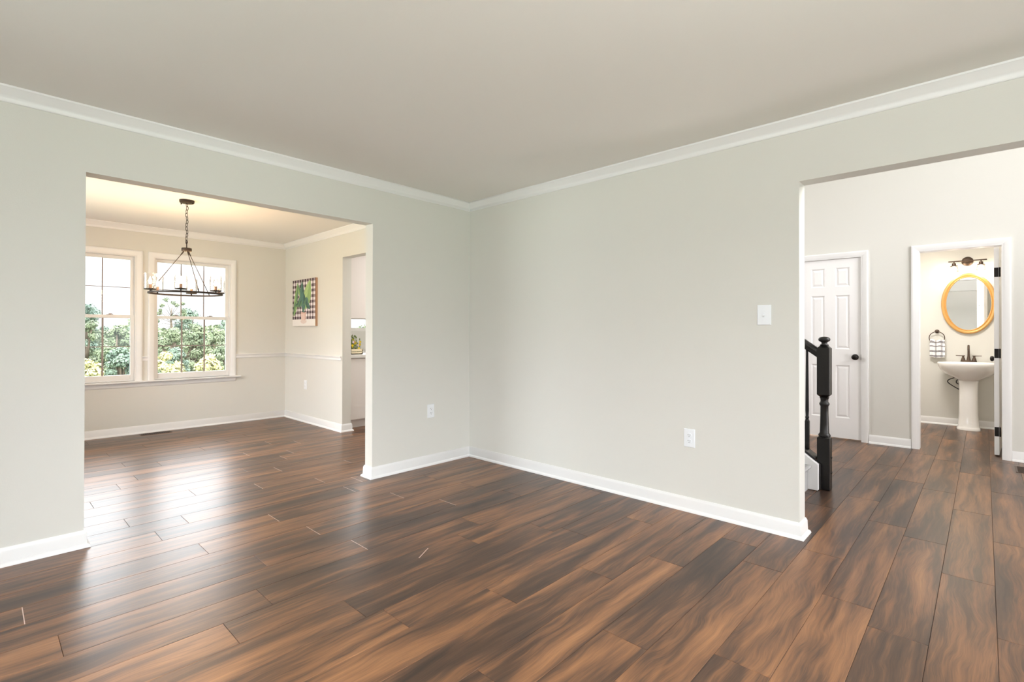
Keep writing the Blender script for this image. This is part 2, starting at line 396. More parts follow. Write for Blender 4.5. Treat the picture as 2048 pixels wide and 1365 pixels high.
# ------------------------------------------------------------------ trim profiles
PB = [(0, 0), (0, .028), (.009, .0265), (.016, .022), (.02, .014), (.074, .012), (.082, .0095), (.0885, .006), (.093, .0045), (.093, 0)]   # baseboard (a = height, n = out)
PC = [(0, 0), (0, .005), (.007, .010), (.017, .012), (.03, .021), (.05, .044), (.06, .051), (.063, .057), (.073, .057), (.073, 0)]          # crown, height from its lower edge
PR = [(0, 0), (0, .009), (.010, .013), (.018, .011), (.030, .011), (.036, .018), (.048, .021), (.052, .016), (.052, 0)]                     # chair rail
UZ = (0, 0, 1)
def run(bm, p0, d, un, L, prof, z=0.0, s=0, e=0):
    sweep(bm, (p0[0], p0[1], z), d, UZ, un, L, prof, (0, s), (0, e))
PX, NX, PY, NY = (1, 0, 0), (-1, 0, 0), (0, 1, 0), (0, -1, 0)
def trimobj(name, bm, label): return struct(autosmooth(obj(name, bm, M_trim), 50), label, 'trim')
# living baseboards
bm = bmesh.new()
run(bm, (XW, YA), PX, NY, OL - XW, PB, 0, 1, 1); run(bm, (OL, YA), PY, PX, YA2 - YA, PB, 0, -1, 1)
run(bm, (-.45, YA2), PX, PY, OL + .45, PB, 0, 1, 1)
trimobj('baseboard_left', bm, 'white baseboard left of the dining opening')
bm = bmesh.new()
run(bm, (OR, YA), PX, NY, XB - OR, PB, 0, -1, -1); run(bm, (OR, YA), PY, NX, YA2 - YA, PB, 0, -1, 1)
run(bm, (OR, YA2), PX, PY, XD - OR, PB, 0, -1, -1)
trimobj('baseboard_pier', bm, 'white baseboard wrapping the pier between the openings')
bm = bmesh.new()
run(bm, (XB, BY), PY, NX, YA - BY, PB, 0, -1, -1); run(bm, (XB, BY), PX, NY, XB2 - XB, PB, 0, -1, 1)
trimobj('baseboard_right', bm, 'white baseboard along the right wall to the foyer opening')
# dining baseboards
bm = bmesh.new()
run(bm, (-.45, YC), PX, NY, XD + .45, PB, 0, 1, -1)
trimobj('baseboard_dining_window', bm, 'white baseboard under the dining windows')
bm = bmesh.new()
run(bm, (XD, DY), PY, NX, YC - DY, PB, 0, -1, -1); run(bm, (XD, DY), PX, NY, XD2 - XD, PB, 0, -1, 1)
trimobj('baseboard_dining_right', bm, 'white baseboard under the picture wall')
# foyer and bath baseboards
bm = bmesh.new()
run(bm, (XE, B1[1] + .07), PY, NX, C1[0] - B1[1] - .14, PB)
trimobj('baseboard_hall', bm, 'white baseboard between the two foyer doors')
bm = bmesh.new(); run(bm, (XE, -1.8), PY, NX, B1[0] - .067 + 1.8, PB)
trimobj('baseboard_hall_right', bm, 'white baseboard right of the powder room door')
bm = bmesh.new(); run(bm, (XF, -.7), PY, NX, 1.95, PB, 0, 1, -1)
trimobj('baseboard_bathroom', bm, 'white baseboard behind the pedestal sink')
# crown
ZC = H - .073
bm = bmesh.new(); run(bm, (XW, YA), PX, NY, XB - XW, PC, ZC, 1, -1); trimobj('trim_1', bm, 'white crown moulding above the left wall')
bm = bmesh.new(); run(bm, (XB, YF), PY, NX, YA - YF, PC, ZC, 1, -1); trimobj('trim_2', bm, 'white crown moulding above the right wall')
bm = bmesh.new(); run(bm, (-.45, YC), PX, NY, XD + .45, PC, ZC, 1, -1); trimobj('trim_3', bm, 'white crown moulding above the dining windows')
bm = bmesh.new(); run(bm, (XD, YA2), PY, NX, YC - YA2, PC, ZC, 1, -1); trimobj('trim_4', bm, 'white crown moulding above the picture wall')
# chair rail
bm = bmesh.new()
run(bm, (-.45, YC), PX, NY, .35 + .45, PR, .853); run(bm, (1.325, YC), PX, NY, 1.381 - 1.325, PR, .853); run(bm, (2.34, YC), PX, NY, XD - 2.34, PR, .853, 0, -1)
trimobj('trim_5', bm, 'white chair rail on the window wall')
bm = bmesh.new(); run(bm, (XD, DY + .015), PY, NX, YC - DY - .015, PR, .853, 0, -1); trimobj('trim_6', bm, 'white chair rail on the picture wall')

# door casings (profile: a = across from the opening outwards, n = out)
PK = [(0, 0), (0, .008), (.006, .012), (.014, .011), (.02, .015), (.05, .018), (.058, .019), (.066, .016), (.066, 0)]
def casing(name, y0, y1, ztop, label):
    bm = bmesh.new()
    # left leg at y1 going up, outwards +Y
    sweep(bm, (XE, y1, 0), UZ, PY, NX, ztop, PK, (0, 0), (1, 0))
    sweep(bm, (XE, y0, 0), UZ, NY, NX, ztop, PK, (0, 0), (1, 0))
    sweep(bm, (XE, y0, ztop), PY, UZ, NX, y1 - y0, PK, (-1, 0), (1, 0))
    # jamb liner with stop
    j = .018
    box(bm, XE - .002, XE + .117, y1 + .001, y1 + j, 0, ztop + j); box(bm, XE - .002, XE + .117, y0 - j, y0 - .001, 0, ztop + j)
    box(bm, XE - .002, XE + .117, y0 - .001, y1 + .001, ztop, ztop + j)
    return trimobj(name, bm, label)
casing('trim_7', C1[0], C1[1], BD, 'white casing around the closet door')
casing('trim_8', B1[0], B1[1], BD, 'white casing around the powder room doorway')

# ------------------------------------------------------------------ six-panel door
def six_panel(name, w, h, parent_mat=None):
    """door in local space: width along +X from 0..w, thickness y -.0175...0175, z 0..h; both faces carry panels"""
    bm = bmesh.new(); t = .0175
    st = .104 * w / .591; pw = .140 * w / .591
    cols = [(st, st + pw), (w - st - pw, w - st)]
    rows = [(.225, .82), (1.0, 1.608), (1.705, 1.92)]
    for sgn in (1, -1):
        y = t * sgn
        xs = [0, cols[0][0], cols[0][1], cols[1][0], cols[1][1], w]; zs = [0]
        for r in rows: zs += list(r)
        zs.append(h)
        grid = {(i, k): bm.verts.new((x, y, z)) for i, x in enumerate(xs) for k, z in enumerate(zs)}
        for i in range(5):
            for k in range(7):
                if k >= len(zs) - 1: continue
                q = [grid[(i, k)], grid[(i + 1, k)], grid[(i + 1, k + 1)], grid[(i, k + 1)]]
                if i in (1, 3) and k in (1, 3, 5):
                    prev = q; x0, x1, z0, z1 = xs[i], xs[i + 1], zs[k], zs[k + 1]
                    for ins, dep in ((.006, .003), (.010, .009), (.016, .010), (.036, .003)):
                        cur = [bm.verts.new((xx, y - dep * sgn, zz)) for xx, zz in ((x0 + ins, z0 + ins), (x1 - ins, z0 + ins), (x1 - ins, z1 - ins), (x0 + ins, z1 - ins))]
                        for a in range(4): bm.faces.new((prev[a], prev[(a + 1) % 4], cur[(a + 1) % 4], cur[a]))
                        prev = cur
                    bm.faces.new(prev)
                else: bm.faces.new(q)
    # edges
    for (x0, x1) in ((0, 0), (w, w)):
        v = [bm.verts.new(p) for p in ((x0, -t, 0), (x0, t, 0), (x0, t, h), (x0, -t, h))]; bm.faces.new(v)
    for z0 in (0, h):
        v = [bm.verts.new(p) for p in ((0, -t, z0), (w, -t, z0), (w, t, z0), (0, t, z0))]; bm.faces.new(v)
    bmesh.ops.remove_doubles(bm, verts=bm.verts[:], dist=1e-5)
    return obj(name, bm, M_door)
def knob_bm(M, sgn=1):
    bm = bmesh.new()
    lathe(bm, [(0, 0), (.033, 0), (.033, .004), (.028, .008), (.012, .011), (.011, .028), (.018, .034), (.027, .043), (.0285, .052), (.024, .061), (.012, .066), (0, .067)], 28, M)
    return bm
# closet door (door_1): in the XE plane, leaf's hall face 1.2 cm behind the wall face
d1 = six_panel('door_1', C1[1] - C1[0] - .006, BD - .018)
d1.matrix_world = T(XE + .030, C1[0] + .003, .015) @ Matrix.Rotation(PI / 2, 4, 'Z')
struct(d1, 'white six-panel closet door with black round knob', 'door')
def child_world(o, parent):
    o.parent = parent; o.matrix_parent_inverse = parent.matrix_world.inverted()
bpy.context.view_layer.update()
k = obj('door_knob', knob_bm(T(XE + .0125, 1.043, .929) @ Matrix.Rotation(-PI / 2, 4, 'Y')), M_hinge, None, smooth=True); k['label'] = 'black round door knob'
child_world(k, d1)
lt = obj('strike_plate', boxes((XE + .004, XE + .0115, C1[0] - .0008, C1[0] + .0042, .9, .96)), M_hinge); child_world(lt, d1)
# powder room door (door_2): open inwards, hinged on the right jamb
d2 = six_panel('door_2', B1[1] - B1[0] - .006, BD - .018)
d2.matrix_world = T(XE + .135, B1[0] + .034, .015) @ Matrix.Rotation(math.radians(-3), 4, 'Z')
struct(d2, 'white powder room door standing open inwards', 'door')
bpy.context.view_layer.update()
for z in (.24, 1.0, 1.79):
    bm = boxes((XE + .1335 - .0004, XE + .1352, B1[0] + .019, B1[0] + .050, z - .045, z + .045))
    hh = obj('hinge', bm, M_hinge, None, bevel=.0015)
    hb = bmesh.new(); lathe(hb, [(0, -.047), (.0065, -.045), (.0065, .045), (0, .047)], 12, T(XE + .127, B1[0] + .0105, z))
    hp = obj('hinge_pin', hb, M_hinge, None, smooth=True)
    child_world(hh, d2); bpy.context.view_layer.update(); child_world(hp, hh)
k = obj('door_knob', knob_bm(T(XE + .135 + .53, B1[0] + .012, .93) @ Matrix.Rotation(-PI / 2, 4, 'X')), M_hinge, None, smooth=True); child_world(k, d2)

# ------------------------------------------------------------------ windows
def window(name, x0, x1, z0, z1, label, sash=True, stool=True, y=YC):
    root = empty(name, (0, 0, 0)); struct(root, label, 'window')
    # casing with mitred head
    PKW = [(0, 0), (0, .010), (.008, .014), (.04, .017), (.057, .018), (.060, .015), (.060, 0)]
    bm = bmesh.new()
    sweep(bm, (x0, y, z0), UZ, NX, NY, z1 - z0, PKW, (0, 0), (1, 0)); sweep(bm, (x1, y, z0), UZ, PX, NY, z1 - z0, PKW, (0, 0), (1, 0))
    sweep(bm, (x0, y, z1), PX, UZ, NY, x1 - x0, PKW, (-1, 0), (1, 0))
    autosmooth(obj('window_casing', bm, M_trim, root), 50)
    j = .012
    obj('window_jamb', boxes((x0, x0 + j, y - .002, YC2, z0, z1), (x1 - j, x1, y - .002, YC2, z0, z1), (x0 + j, x1 - j, y - .002, YC2, z1 - j, z1), (x0 + j, x1 - j, y + .03, YC2, z0, z0 + .01)), M_vinyl, root)
    zm = 1.372; a0, a1 = x0 + j, x1 - j
    def sash_(nm, ya, yb, za, zb, st, rb, rt, rows):
        s = obj(nm, boxes((a0, a0 + st, ya, yb, za, zb), (a1 - st, a1, ya, yb, za, zb), (a0 + st, a1 - st, ya, yb, za, za + rb), (a0 + st, a1 - st, ya, yb, zb - rt, zb)), M_vinyl, root, bevel=.003)
        gx0, gx1, gz0, gz1 = a0 + st, a1 - st, za + rb, zb - rt; yc = (ya + yb) / 2
        obj('window_pane', boxes((gx0, gx1, yc - .002, yc + .002, gz0, gz1)), M_glass, s)
        gb = bmesh.new()
        gw = .0085 if nm == 'lower_sash' else .0055
        for i in (1, 2):
            xx = gx0 + (gx1 - gx0) * i / 3; box(gb, xx - gw, xx + gw, yc - .006, yc - .0022, gz0, gz1)
        for i in range(1, rows):
            zz = gz0 + (gz1 - gz0) * i / rows; box(gb, gx0, gx1, yc - .0065, yc - .0022, zz - gw * .6, zz + gw * .6)
        g_ = obj('grille', gb, M_grille, s)
        return s
    lo = sash_('lower_sash', y + .035, y + .068, z0 + .012, zm + .018, .036, .062, .036, 2)
    sash_('upper_sash', y + .072, y + .102, zm - .016, z1 - j, .034, .03, .036, 2)
    for fx in (.27, .73):
        xx = a0 + (a1 - a0) * fx
        lb = bmesh.new(); box(lb, xx - .03, xx + .03, y + .038, y + .062, zm + .018, zm + .024); lathe(lb, [(0, 0), (.011, 0), (.011, .01), (0, .012)], 12, T(xx, y + .05, zm + .023)); box(lb, xx - .004, xx + .022, y + .040, y + .05, zm + .026, zm + .034)
        obj('sash_lock', lb, M_grille, lo)
    return root
window('window_1', W1[0], W1[1], WZ[0], WZ[1], 'left double-hung dining window, cut off by the opening')
window('window_2', W2[0], W2[1], WZ[0], WZ[1], 'right double-hung dining window behind the chandelier')
# shared stool and apron
bm = bmesh.new()
PS = [(0, 0), (-.020, 0), (-.022, .004), (-.020, .05), (-.012, .058), (-.004, .058), (0, .052)]
sweep(bm, (.30, YC, WZ[0]), PX, UZ, NY, 2.393 - .30, PS)
PA = [(-.020, 0), (-.020, .018), (-.032, .017), (-.04, .014), (-.062, .012), (-.07, .006), (-.073, 0)]
sweep(bm, (.355, YC, WZ[0]), PX, UZ, NY, 2.340 - .355, PA)
box(bm, W1[0], W1[1], YC - .001, YC + .04, WZ[0] - .012, WZ[0]); box(bm, W2[0], W2[1], YC - .001, YC + .04, WZ[0] - .012, WZ[0])
trimobj('trim_9', bm, 'white window stool and apron under both dining windows')
# kitchen window
def plain_window(name, label, x0, x1, z0, z1, y0, y1, axis='x'):
    root = empty(name); struct(root, label, 'window')
    def B(a0, a1, b0, b1, c0, c1): return (a0, a1, b0, b1, c0, c1) if axis == 'x' else (b0, b1, a0, a1, c0, c1)
    f = .05; ym = (y0 + y1) / 2; zm = (z0 + z1) / 2
    obj('window_frame', boxes(B(x0, x0 + f, y0, y1, z0, z1), B(x1 - f, x1, y0, y1, z0, z1), B(x0 + f, x1 - f, y0, y1, z0, z0 + f), B(x0 + f, x1 - f, y0, y1, z1 - f, z1), B(x0 + f, x1 - f, ym - .015, ym + .015, zm - .02, zm + .02)), M_vinyl, root)
    obj('window_pane', boxes(B(x0 + f, x1 - f, ym - .002, ym + .002, z0 + f, zm - .02), B(x0 + f, x1 - f, ym - .002, ym + .002, zm + .02, z1 - f)), M_glass, root)
plain_window('window_3', 'bright kitchen window seen under the upper cabinet', K3[0], K3[1], KZ[0], KZ[1], YC + .05, YC + .10)
plain_window('window_4', 'front living room window behind the camera', -1.05, -.05, .6, 2.1, YF - .08, YF - .03)
plain_window('window_5', 'second front living room window behind the camera', .45, 1.45, .6, 2.1, YF - .08, YF - .03)
plain_window('added_window_9', 'third front living room window, added behind the camera for fill light', 1.95, 2.95, .6, 2.1, YF - .08, YF - .03)
plain_window('added_window_6', 'side living room window, added behind the camera for fill light', 1.0, 2.4, .6, 2.1, XW - .08, XW - .03, 'y')
plain_window('window_7', 'dining room side window out of view', 4.6, 6.3, .6, 2.1, -.53, -.48, 'y')
plain_window('window_8', 'tall foyer window above the front door', 4.0, 6.1, 2.3, 4.3, -1.97, -1.92)

# ------------------------------------------------------------------ outlets and switch
def plate_frame(face, c):
    """matrix: local x = along wall, y = up, z = out of the wall"""
    if face == 'A': return Matrix(((1, 0, 0, c[0]), (0, 0, -1, c[1]), (0, 1, 0, c[2]), (0, 0, 0, 1)))
    return Matrix(((0, 0, -1, c[0]), (-1, 0, 0, c[1]), (0, 1, 0, c[2]), (0, 0, 0, 1)))   # face 'B': normal -X, local x = -Y
def cover(M, w, h):
    bm = bmesh.new(); pr = []
    for ins, z in ((0, .0), (0, .003), (.003, .006)):
        pr.append([bm.verts.new(M @ Vector((sx * (w / 2 - ins), sy * (h / 2 - ins), z))) for sx, sy in ((-1, -1), (1, -1), (1, 1), (-1, 1))])
    for a, b in zip(pr, pr[1:]):
        for i in range(4): bm.faces.new((a[i], a[(i + 1) % 4], b[(i + 1) % 4], b[i]))
    bm.faces.new(pr[0][::-1]); bm.faces.new(pr[-1]); return bm
def lbox(bm, M, x0, x1, y0, y1, z0, z1):
    v = [bm.verts.new(M @ Vector((x, y, z))) for x in (x0, x1) for y in (y0, y1) for z in (z0, z1)]
    for f in ((0, 1, 3, 2), (4, 6, 7, 5), (0, 4, 5, 1), (2, 3, 7, 6), (0, 2, 6, 4), (1, 5, 7, 3)): bm.faces.new([v[i] for i in f])
def outlet(face, c, label):
    r = thing('electrical_outlet', label, 'outlet', 'wall outlets'); M = plate_frame(face, c)
    obj('cover_plate', cover(M, .076, .122), M_plate, r)
    for s in (1, -1):
        bm = bmesh.new(); lathe(bm, [(0, .0055), (.0175, .0055), (.0175, .0078), (.016, .0085), (0, .0085)], 24, M @ T(0, s * .0195, 0), 1, .82)
        q = obj('receptacle', bm, M_plate, r)
        b2 = bmesh.new()
        for x_, h_ in ((-.0063, .0085), (.0063, .007)): lbox(b2, M, x_ - .0013, x_ + .0013, s * .0195 + .003 - h_ / 2, s * .0195 + .003 + h_ / 2, .008, .0088)
        lathe(b2, [(0, .008), (.0026, .008), (.0026, .0088), (0, .0088)], 10, M @ T(0, s * .0195 - .0075, 0))
        obj('slot', b2, M_slot, q)
    bm = bmesh.new(); lathe(bm, [(0, .0055), (.003, .0055), (.003, .0072), (0, .0075)], 12, M); obj('screw', bm, M_plate, r)
    at_base(r)
outlet('A', (2.803, YA, .486), 'white duplex outlet on the narrow pier right of the dining opening')
outlet('B', (XB, 1.440, .489), 'white duplex outlet low on the long right wall')
outlet('B', (XD, 6.578, .496), 'white outlet under the picture in the dining room')
r = thing('light_switch', 'white toggle light switch on the right wall beside the foyer opening', 'light switch'); M = plate_frame('B', (XB, .973, 1.303))
obj('cover_plate', cover(M, .078, .122), M_plate, r)
bm = bmesh.new(); lbox(bm, M, -.0055, .0055, -.0125, .0125, .0055, .0075); lbox(bm, M @ T(0, -.002, .006) @ Matrix.Rotation(math.radians(28), 4, 'X'), -.0042, .0042, -.004, .004, 0, .016)
obj('toggle', bm, M_plate, r, bevel=.0008)
for s in (1, -1):
    bm = bmesh.new(); lathe(bm, [(0, .0055), (.003, .0055), (.003, .0072), (0, .0075)], 12, M @ T(0, s * .030, 0)); obj('screw', bm, M_plate, r)
at_base(r)

# ------------------------------------------------------------------ floor registers
def register(x0, x1, y0, y1, label, m_, along='x', n=14):
    r = thing('floor_register', label, 'floor vent')
    fr = bmesh.new(); f = .014; z = .004
    for b in ((x0, x1, y0, y0 + f, .0002, z), (x0, x1, y1 - f, y1, .0002, z), (x0, x0 + f, y0 + f, y1 - f, .0002, z), (x1 - f, x1, y0 + f, y1 - f, .0002, z)): box(fr, *b)
    obj('frame', fr, m_, r, bevel=.0015)
    obj('duct', boxes((x0 + f, x1 - f, y0 + f, y1 - f, .0001, .0006)), M_dark, r)
    s = bmesh.new()
    if along == 'x':
        for i in range(n):
            a = x0 + f + (x1 - x0 - 2 * f) * (i + .5) / n; box(s, a - .003, a + .003, y0 + f, y1 - f, .001, .0032)
        box(s, x0 + f, x1 - f, (y0 + y1) / 2 - .003, (y0 + y1) / 2 + .003, .001, .0034)
    else:
        for i in range(n):
            a = y0 + f + (y1 - y0 - 2 * f) * (i + .5) / n; box(s, x0 + f, x1 - f, a - .0025, a + .0025, .001, .0032)
    obj('louvers', s, m_, r)
    at_base(r)
register(1.29, 1.595, 7.055, 7.165, 'brown floor register below the dining window baseboard', M_vent)
register(6.115, 6.395, -.52, -.195, 'dark floor register at the right edge in the foyer', M_vent, 'x', 12)

# ------------------------------------------------------------------ wall art (painted raster)
def build_art():
    r = thing('canvas_print', 'canvas print of green leaves in a pink pot over black gingham', 'picture')
    y0, y1, z0, z1 = 6.240, 6.915, 1.277, 1.897; dpt = .032
    obj('canvas_edge', boxes((XD - dpt + .001, XD - .001, y0, y1, z0, z1)), mat('raw_canvas', srgb(186, 150, 122), 0.8), r)
    nx, nz = 150, 138; bm = bmesh.new(); cl = bm.loops.layers.float_color.new('Col')
    def inside(poly, px, pz):
        c = False; j = len(poly) - 1
        for i in range(len(poly)):
            xi, zi = poly[i]; xj, zj = poly[j]
            if (zi > pz) != (zj > pz) and px < (xj - xi) * (pz - zi) / (zj - zi) + xi: c = not c
            j = i
        return c
    def leaf(bx, bz, tx, tz, w, c1, c2):
        return (bx, bz, tx, tz, w, c1, c2)
    G1, G2, G3, G4 = srgb(150, 184, 120), srgb(104, 142, 104), srgb(66, 100, 92), srgb(88, 128, 118)
    leaves = [leaf(.40, .60, .20, .93, .06, G2, G1), leaf(.07, .22, .24, .95, .075, G2, G1), leaf(.20, .55, .04, .22, .07, G2, G1), leaf(.40, .50, .12, .44, .05, G3, G2),
              leaf(.45, .38, .42, .97, .10, G3, G4), leaf(.54, .36, .78, .97, .16, G1, srgb(176, 204, 138)), leaf(.52, .40, .47, .74, .09, G3, G4), leaf(.60, .50, .78, .36, .06, G3, G4),
              leaf(.58, .60, .70, .45, .07, G3, G4), leaf(.50, .30, .48, .62, .05, G3, G4), leaf(.48, .30, .60, .60, .04, G4, G2), leaf(.42, .55, .30, .40, .05, G3, G2), leaf(.33, .62, .26, .40, .04, G4, G2)]
    W_ = srgb(240, 236, 236); Gy = srgb(148, 132, 136); Bk = srgb(56, 42, 46); PK_ = srgb(232, 205, 196); PK2 = srgb(214, 172, 158); TB = srgb(240, 236, 233)
    def color(u, v):   # u left to right, v bottom to top
        if v < .145: 
            if (u - .5) ** 2 / .018 + (v - .10) ** 2 / .0022 < 1 and v < .12: return srgb(228, 212, 206)
            c = TB
        else:
            a = int(u * 18.4) % 2 == 0; b = int((v - .145) / .057) % 2 == 0
            c = Bk if (a and b) else (Gy if (a or b) else W_)
            if not (a and b) and (a or b): c = srgb(168, 152, 158)
        if .375 < u < .615 and .10 < v < .30:
            uu = (u - .495) / .12; vv = (v - .10) / .20
            if abs(uu) < .72 + .28 * min(1, vv * 1.3) and not (v < .13 and abs(uu) > .62):
                c = PK_ if uu < .35 else srgb(222, 190, 180)
                if abs(vv - .9) < .05: c = PK2
        for bx, bz, tx, tz, w, c1, c2 in leaves:
            dx, dz = tx - bx, tz - bz; L2 = dx * dx + dz * dz; t = ((u - bx) * dx + (v - bz) * dz) / L2
            if 0 < t < 1:
                d = ((u - bx) * dz - (v - bz) * dx) / math.sqrt(L2); ww = w * math.sin(PI * t ** .8) ** .75
                if abs(d) < ww:
                    c = c1 if d > 0 else c2
                    if abs(d) < .006: c = tuple(x * .8 for x in c2)
                    elif int((t * 14 + abs(d) * 40)) % 3 == 0: c = tuple(x * .85 for x in c)
        if v > .29 and v < .45 and abs(u - .5 + .03 * math.sin(v * 40)) < .035: c = G4 if int(u * 60) % 2 else G3
        return c
    V = [[bm.verts.new((XD - dpt, y1 + (y0 - y1) * i / nx, z0 + (z1 - z0) * j / nz)) for j in range(nz + 1)] for i in range(nx + 1)]
    for i in range(nx):
        for j in range(nz):
            f = bm.faces.new((V[i][j], V[i + 1][j], V[i + 1][j + 1], V[i][j + 1])); c = color((i + .5) / nx, (j + .5) / nz)
            for l in f.loops: l[cl] = (*c, 1)
    obj('painted_face', bm, M_print, r)
    at_base(r)
build_art()

# ------------------------------------------------------------------ chandelier
def chandelier():
    cx, cy = 1.350, 5.500; zr = 1.556; R = .294
    r = thing('chandelier', 'round dark metal ring chandelier with candle lights over the dining room', 'chandelier')
    bm = bmesh.new(); lathe(bm, [(0, H), (.062, H), (.062, H - .006), (.060, H - .022), (.055, H - .026), (0, H - .026)], 32, T(cx, cy, 0))
    cn = autosmooth(obj('canopy', bm, M_iron, r))
    for s in (-1, 1):
        b = bmesh.new(); lathe(b, [(0, 0), (.006, -.002), (.006, -.010), (0, -.012)], 12, T(cx + .0285 * s * 1.3, cy - .03 * s * 1.3, H - .026)); obj('canopy_nut', b, M_black, cn, smooth=True)
    # chain
    zt, zb = H - .026, 2.030; n = 12; bm = bmesh.new(); lk = (zt - zb) / n
    for i in range(n):
        zc = zt - lk * (i + .5); ang = (PI / 2 if i % 2 else 0) + .6; wob = .004 * math.sin(i * 1.7)
        pts = []
        for q in range(14):
            a = 2 * PI * q / 14; lx = .0095 * math.cos(a); lz = (lk * .62) * math.sin(a)
            pts.append((cx + wob + lx * math.cos(ang), cy + lx * math.sin(ang), zc + lz))
        tube(bm, pts, .0025, 6, True)
    obj('chain', bm, M_iron, r, smooth=True)
    bm = bmesh.new(); lathe(bm, [(0, 2.055), (.004, 2.053), (.005, 1.99), (.04, 1.988), (.042, 1.984), (.042, 1.962), (.040, 1.958), (0, 1.958)], 28, T(cx, cy, 0))
    hub = autosmooth(obj('hub', bm, M_iron, r))
    # rods
    for deg in (155, 35, 275):
        a = math.radians(deg); v = Vector((math.cos(a), math.sin(a), 0))
        p0 = Vector((cx, cy, 1.952)) + v * .026; p1 = Vector((cx, cy, zr + .012)) + v * (R - .004)
        bm = bmesh.new()
        tube(bm, [p0 + Vector((0, 0, .012)), p0, p0 + (p1 - p0) * .03], .006, 8)
        d = (p1 - p0).normalized()
        tube(bm, [p0 + (p1 - p0) * .03, p0 + (p1 - p0) * .07, p0 + (p1 - p0) * .09, p0 + (p1 - p0) * .92, p0 + (p1 - p0) * .94, p0 + (p1 - p0) * .985], [.0055, .0055, .003, .003, .0055, .0055], 8)
        tube(bm, [p1 + Vector((0, 0, .004)), p1 + Vector((0, 0, -.014))], .0045, 8)
        obj('rod', bm, M_iron, r, smooth=True)
    # ring: flat band, square section
    bm = bmesh.new(); sg = 72; prof = [(R - .006, -.0075), (R + .006, -.0075), (R + .006, .0075), (R - .006, .0075)]
    rg = [[bm.verts.new((cx + q * math.cos(2 * PI * i / sg), cy + q * math.sin(2 * PI * i / sg), zr + z)) for q, z in prof] for i in range(sg)]
    for i in range(sg):
        a, b = rg[i], rg[(i + 1) % sg]
        for k_ in range(4): bm.faces.new((a[k_], a[(k_ + 1) % 4], b[(k_ + 1) % 4], b[k_]))
    obj('ring', bm, M_iron, r)
    for q in range(6):
        a = math.radians(8 + 60 * q); v = Vector((math.cos(a), math.sin(a), 0))
        px, py = cx + v.x * R, cy + v.y * R
        bm = bmesh.new(); lathe(bm, [(0, .0075), (.006, .0075), (.006, .018), (.047, .020), (.047, .029), (.012, .031), (.012, .033), (0, .033)], 28, T(px, py, zr))
        cup = autosmooth(obj('candle_cup', bm, M_iron, r))
        bm = bmesh.new(); lathe(bm, [(0, .033), (.0105, .033), (.0105, .068), (.008, .070), (0, .070)], 16, T(px, py, zr)); obj('candle_sleeve', bm, M_sock, cup, smooth=False)
        bm = bmesh.new(); lathe(bm, [(0, .070), (.007, .071), (.011, .078), (.0135, .090), (.012, .104), (.006, .122), (.0015, .135), (0, .136)], 16, T(px, py, zr)); obj('bulb', bm, M_bulb, cup, smooth=True)
        bm = bmesh.new()
        o_, i_ = .050, .0485; seg = 32; z0, z1 = .0295, .165
        for rad, zz in ((o_, None),):
            vo = [[bm.verts.new((px + rr * math.cos(2 * PI * s / seg), py + rr * math.sin(2 * PI * s / seg), zr + z_)) for s in range(seg)] for rr, z_ in ((o_, z0), (o_, z1), (i_, z1), (i_, z0))]
            for w in range(4):
                A, B = vo[w], vo[(w + 1) % 4]
                for s in range(seg): bm.faces.new((A[s], A[(s + 1) % seg], B[(s + 1) % seg], B[s]))
        obj('glass_shade', bm, M_shade, cup, smooth=False)
        d = bpy.data.lights.new('candle_light', 'POINT'); d.energy = CH_W; d.color = (1.0, 0.60, 0.30); d.shadow_soft_size = .02
        lo = bpy.data.objects.new('candle_light', d); COL.objects.link(lo); lo.location = (px, py, zr + .20); lo.parent = cup
    at_base(r)
CH_W = 5.4
chandelier()

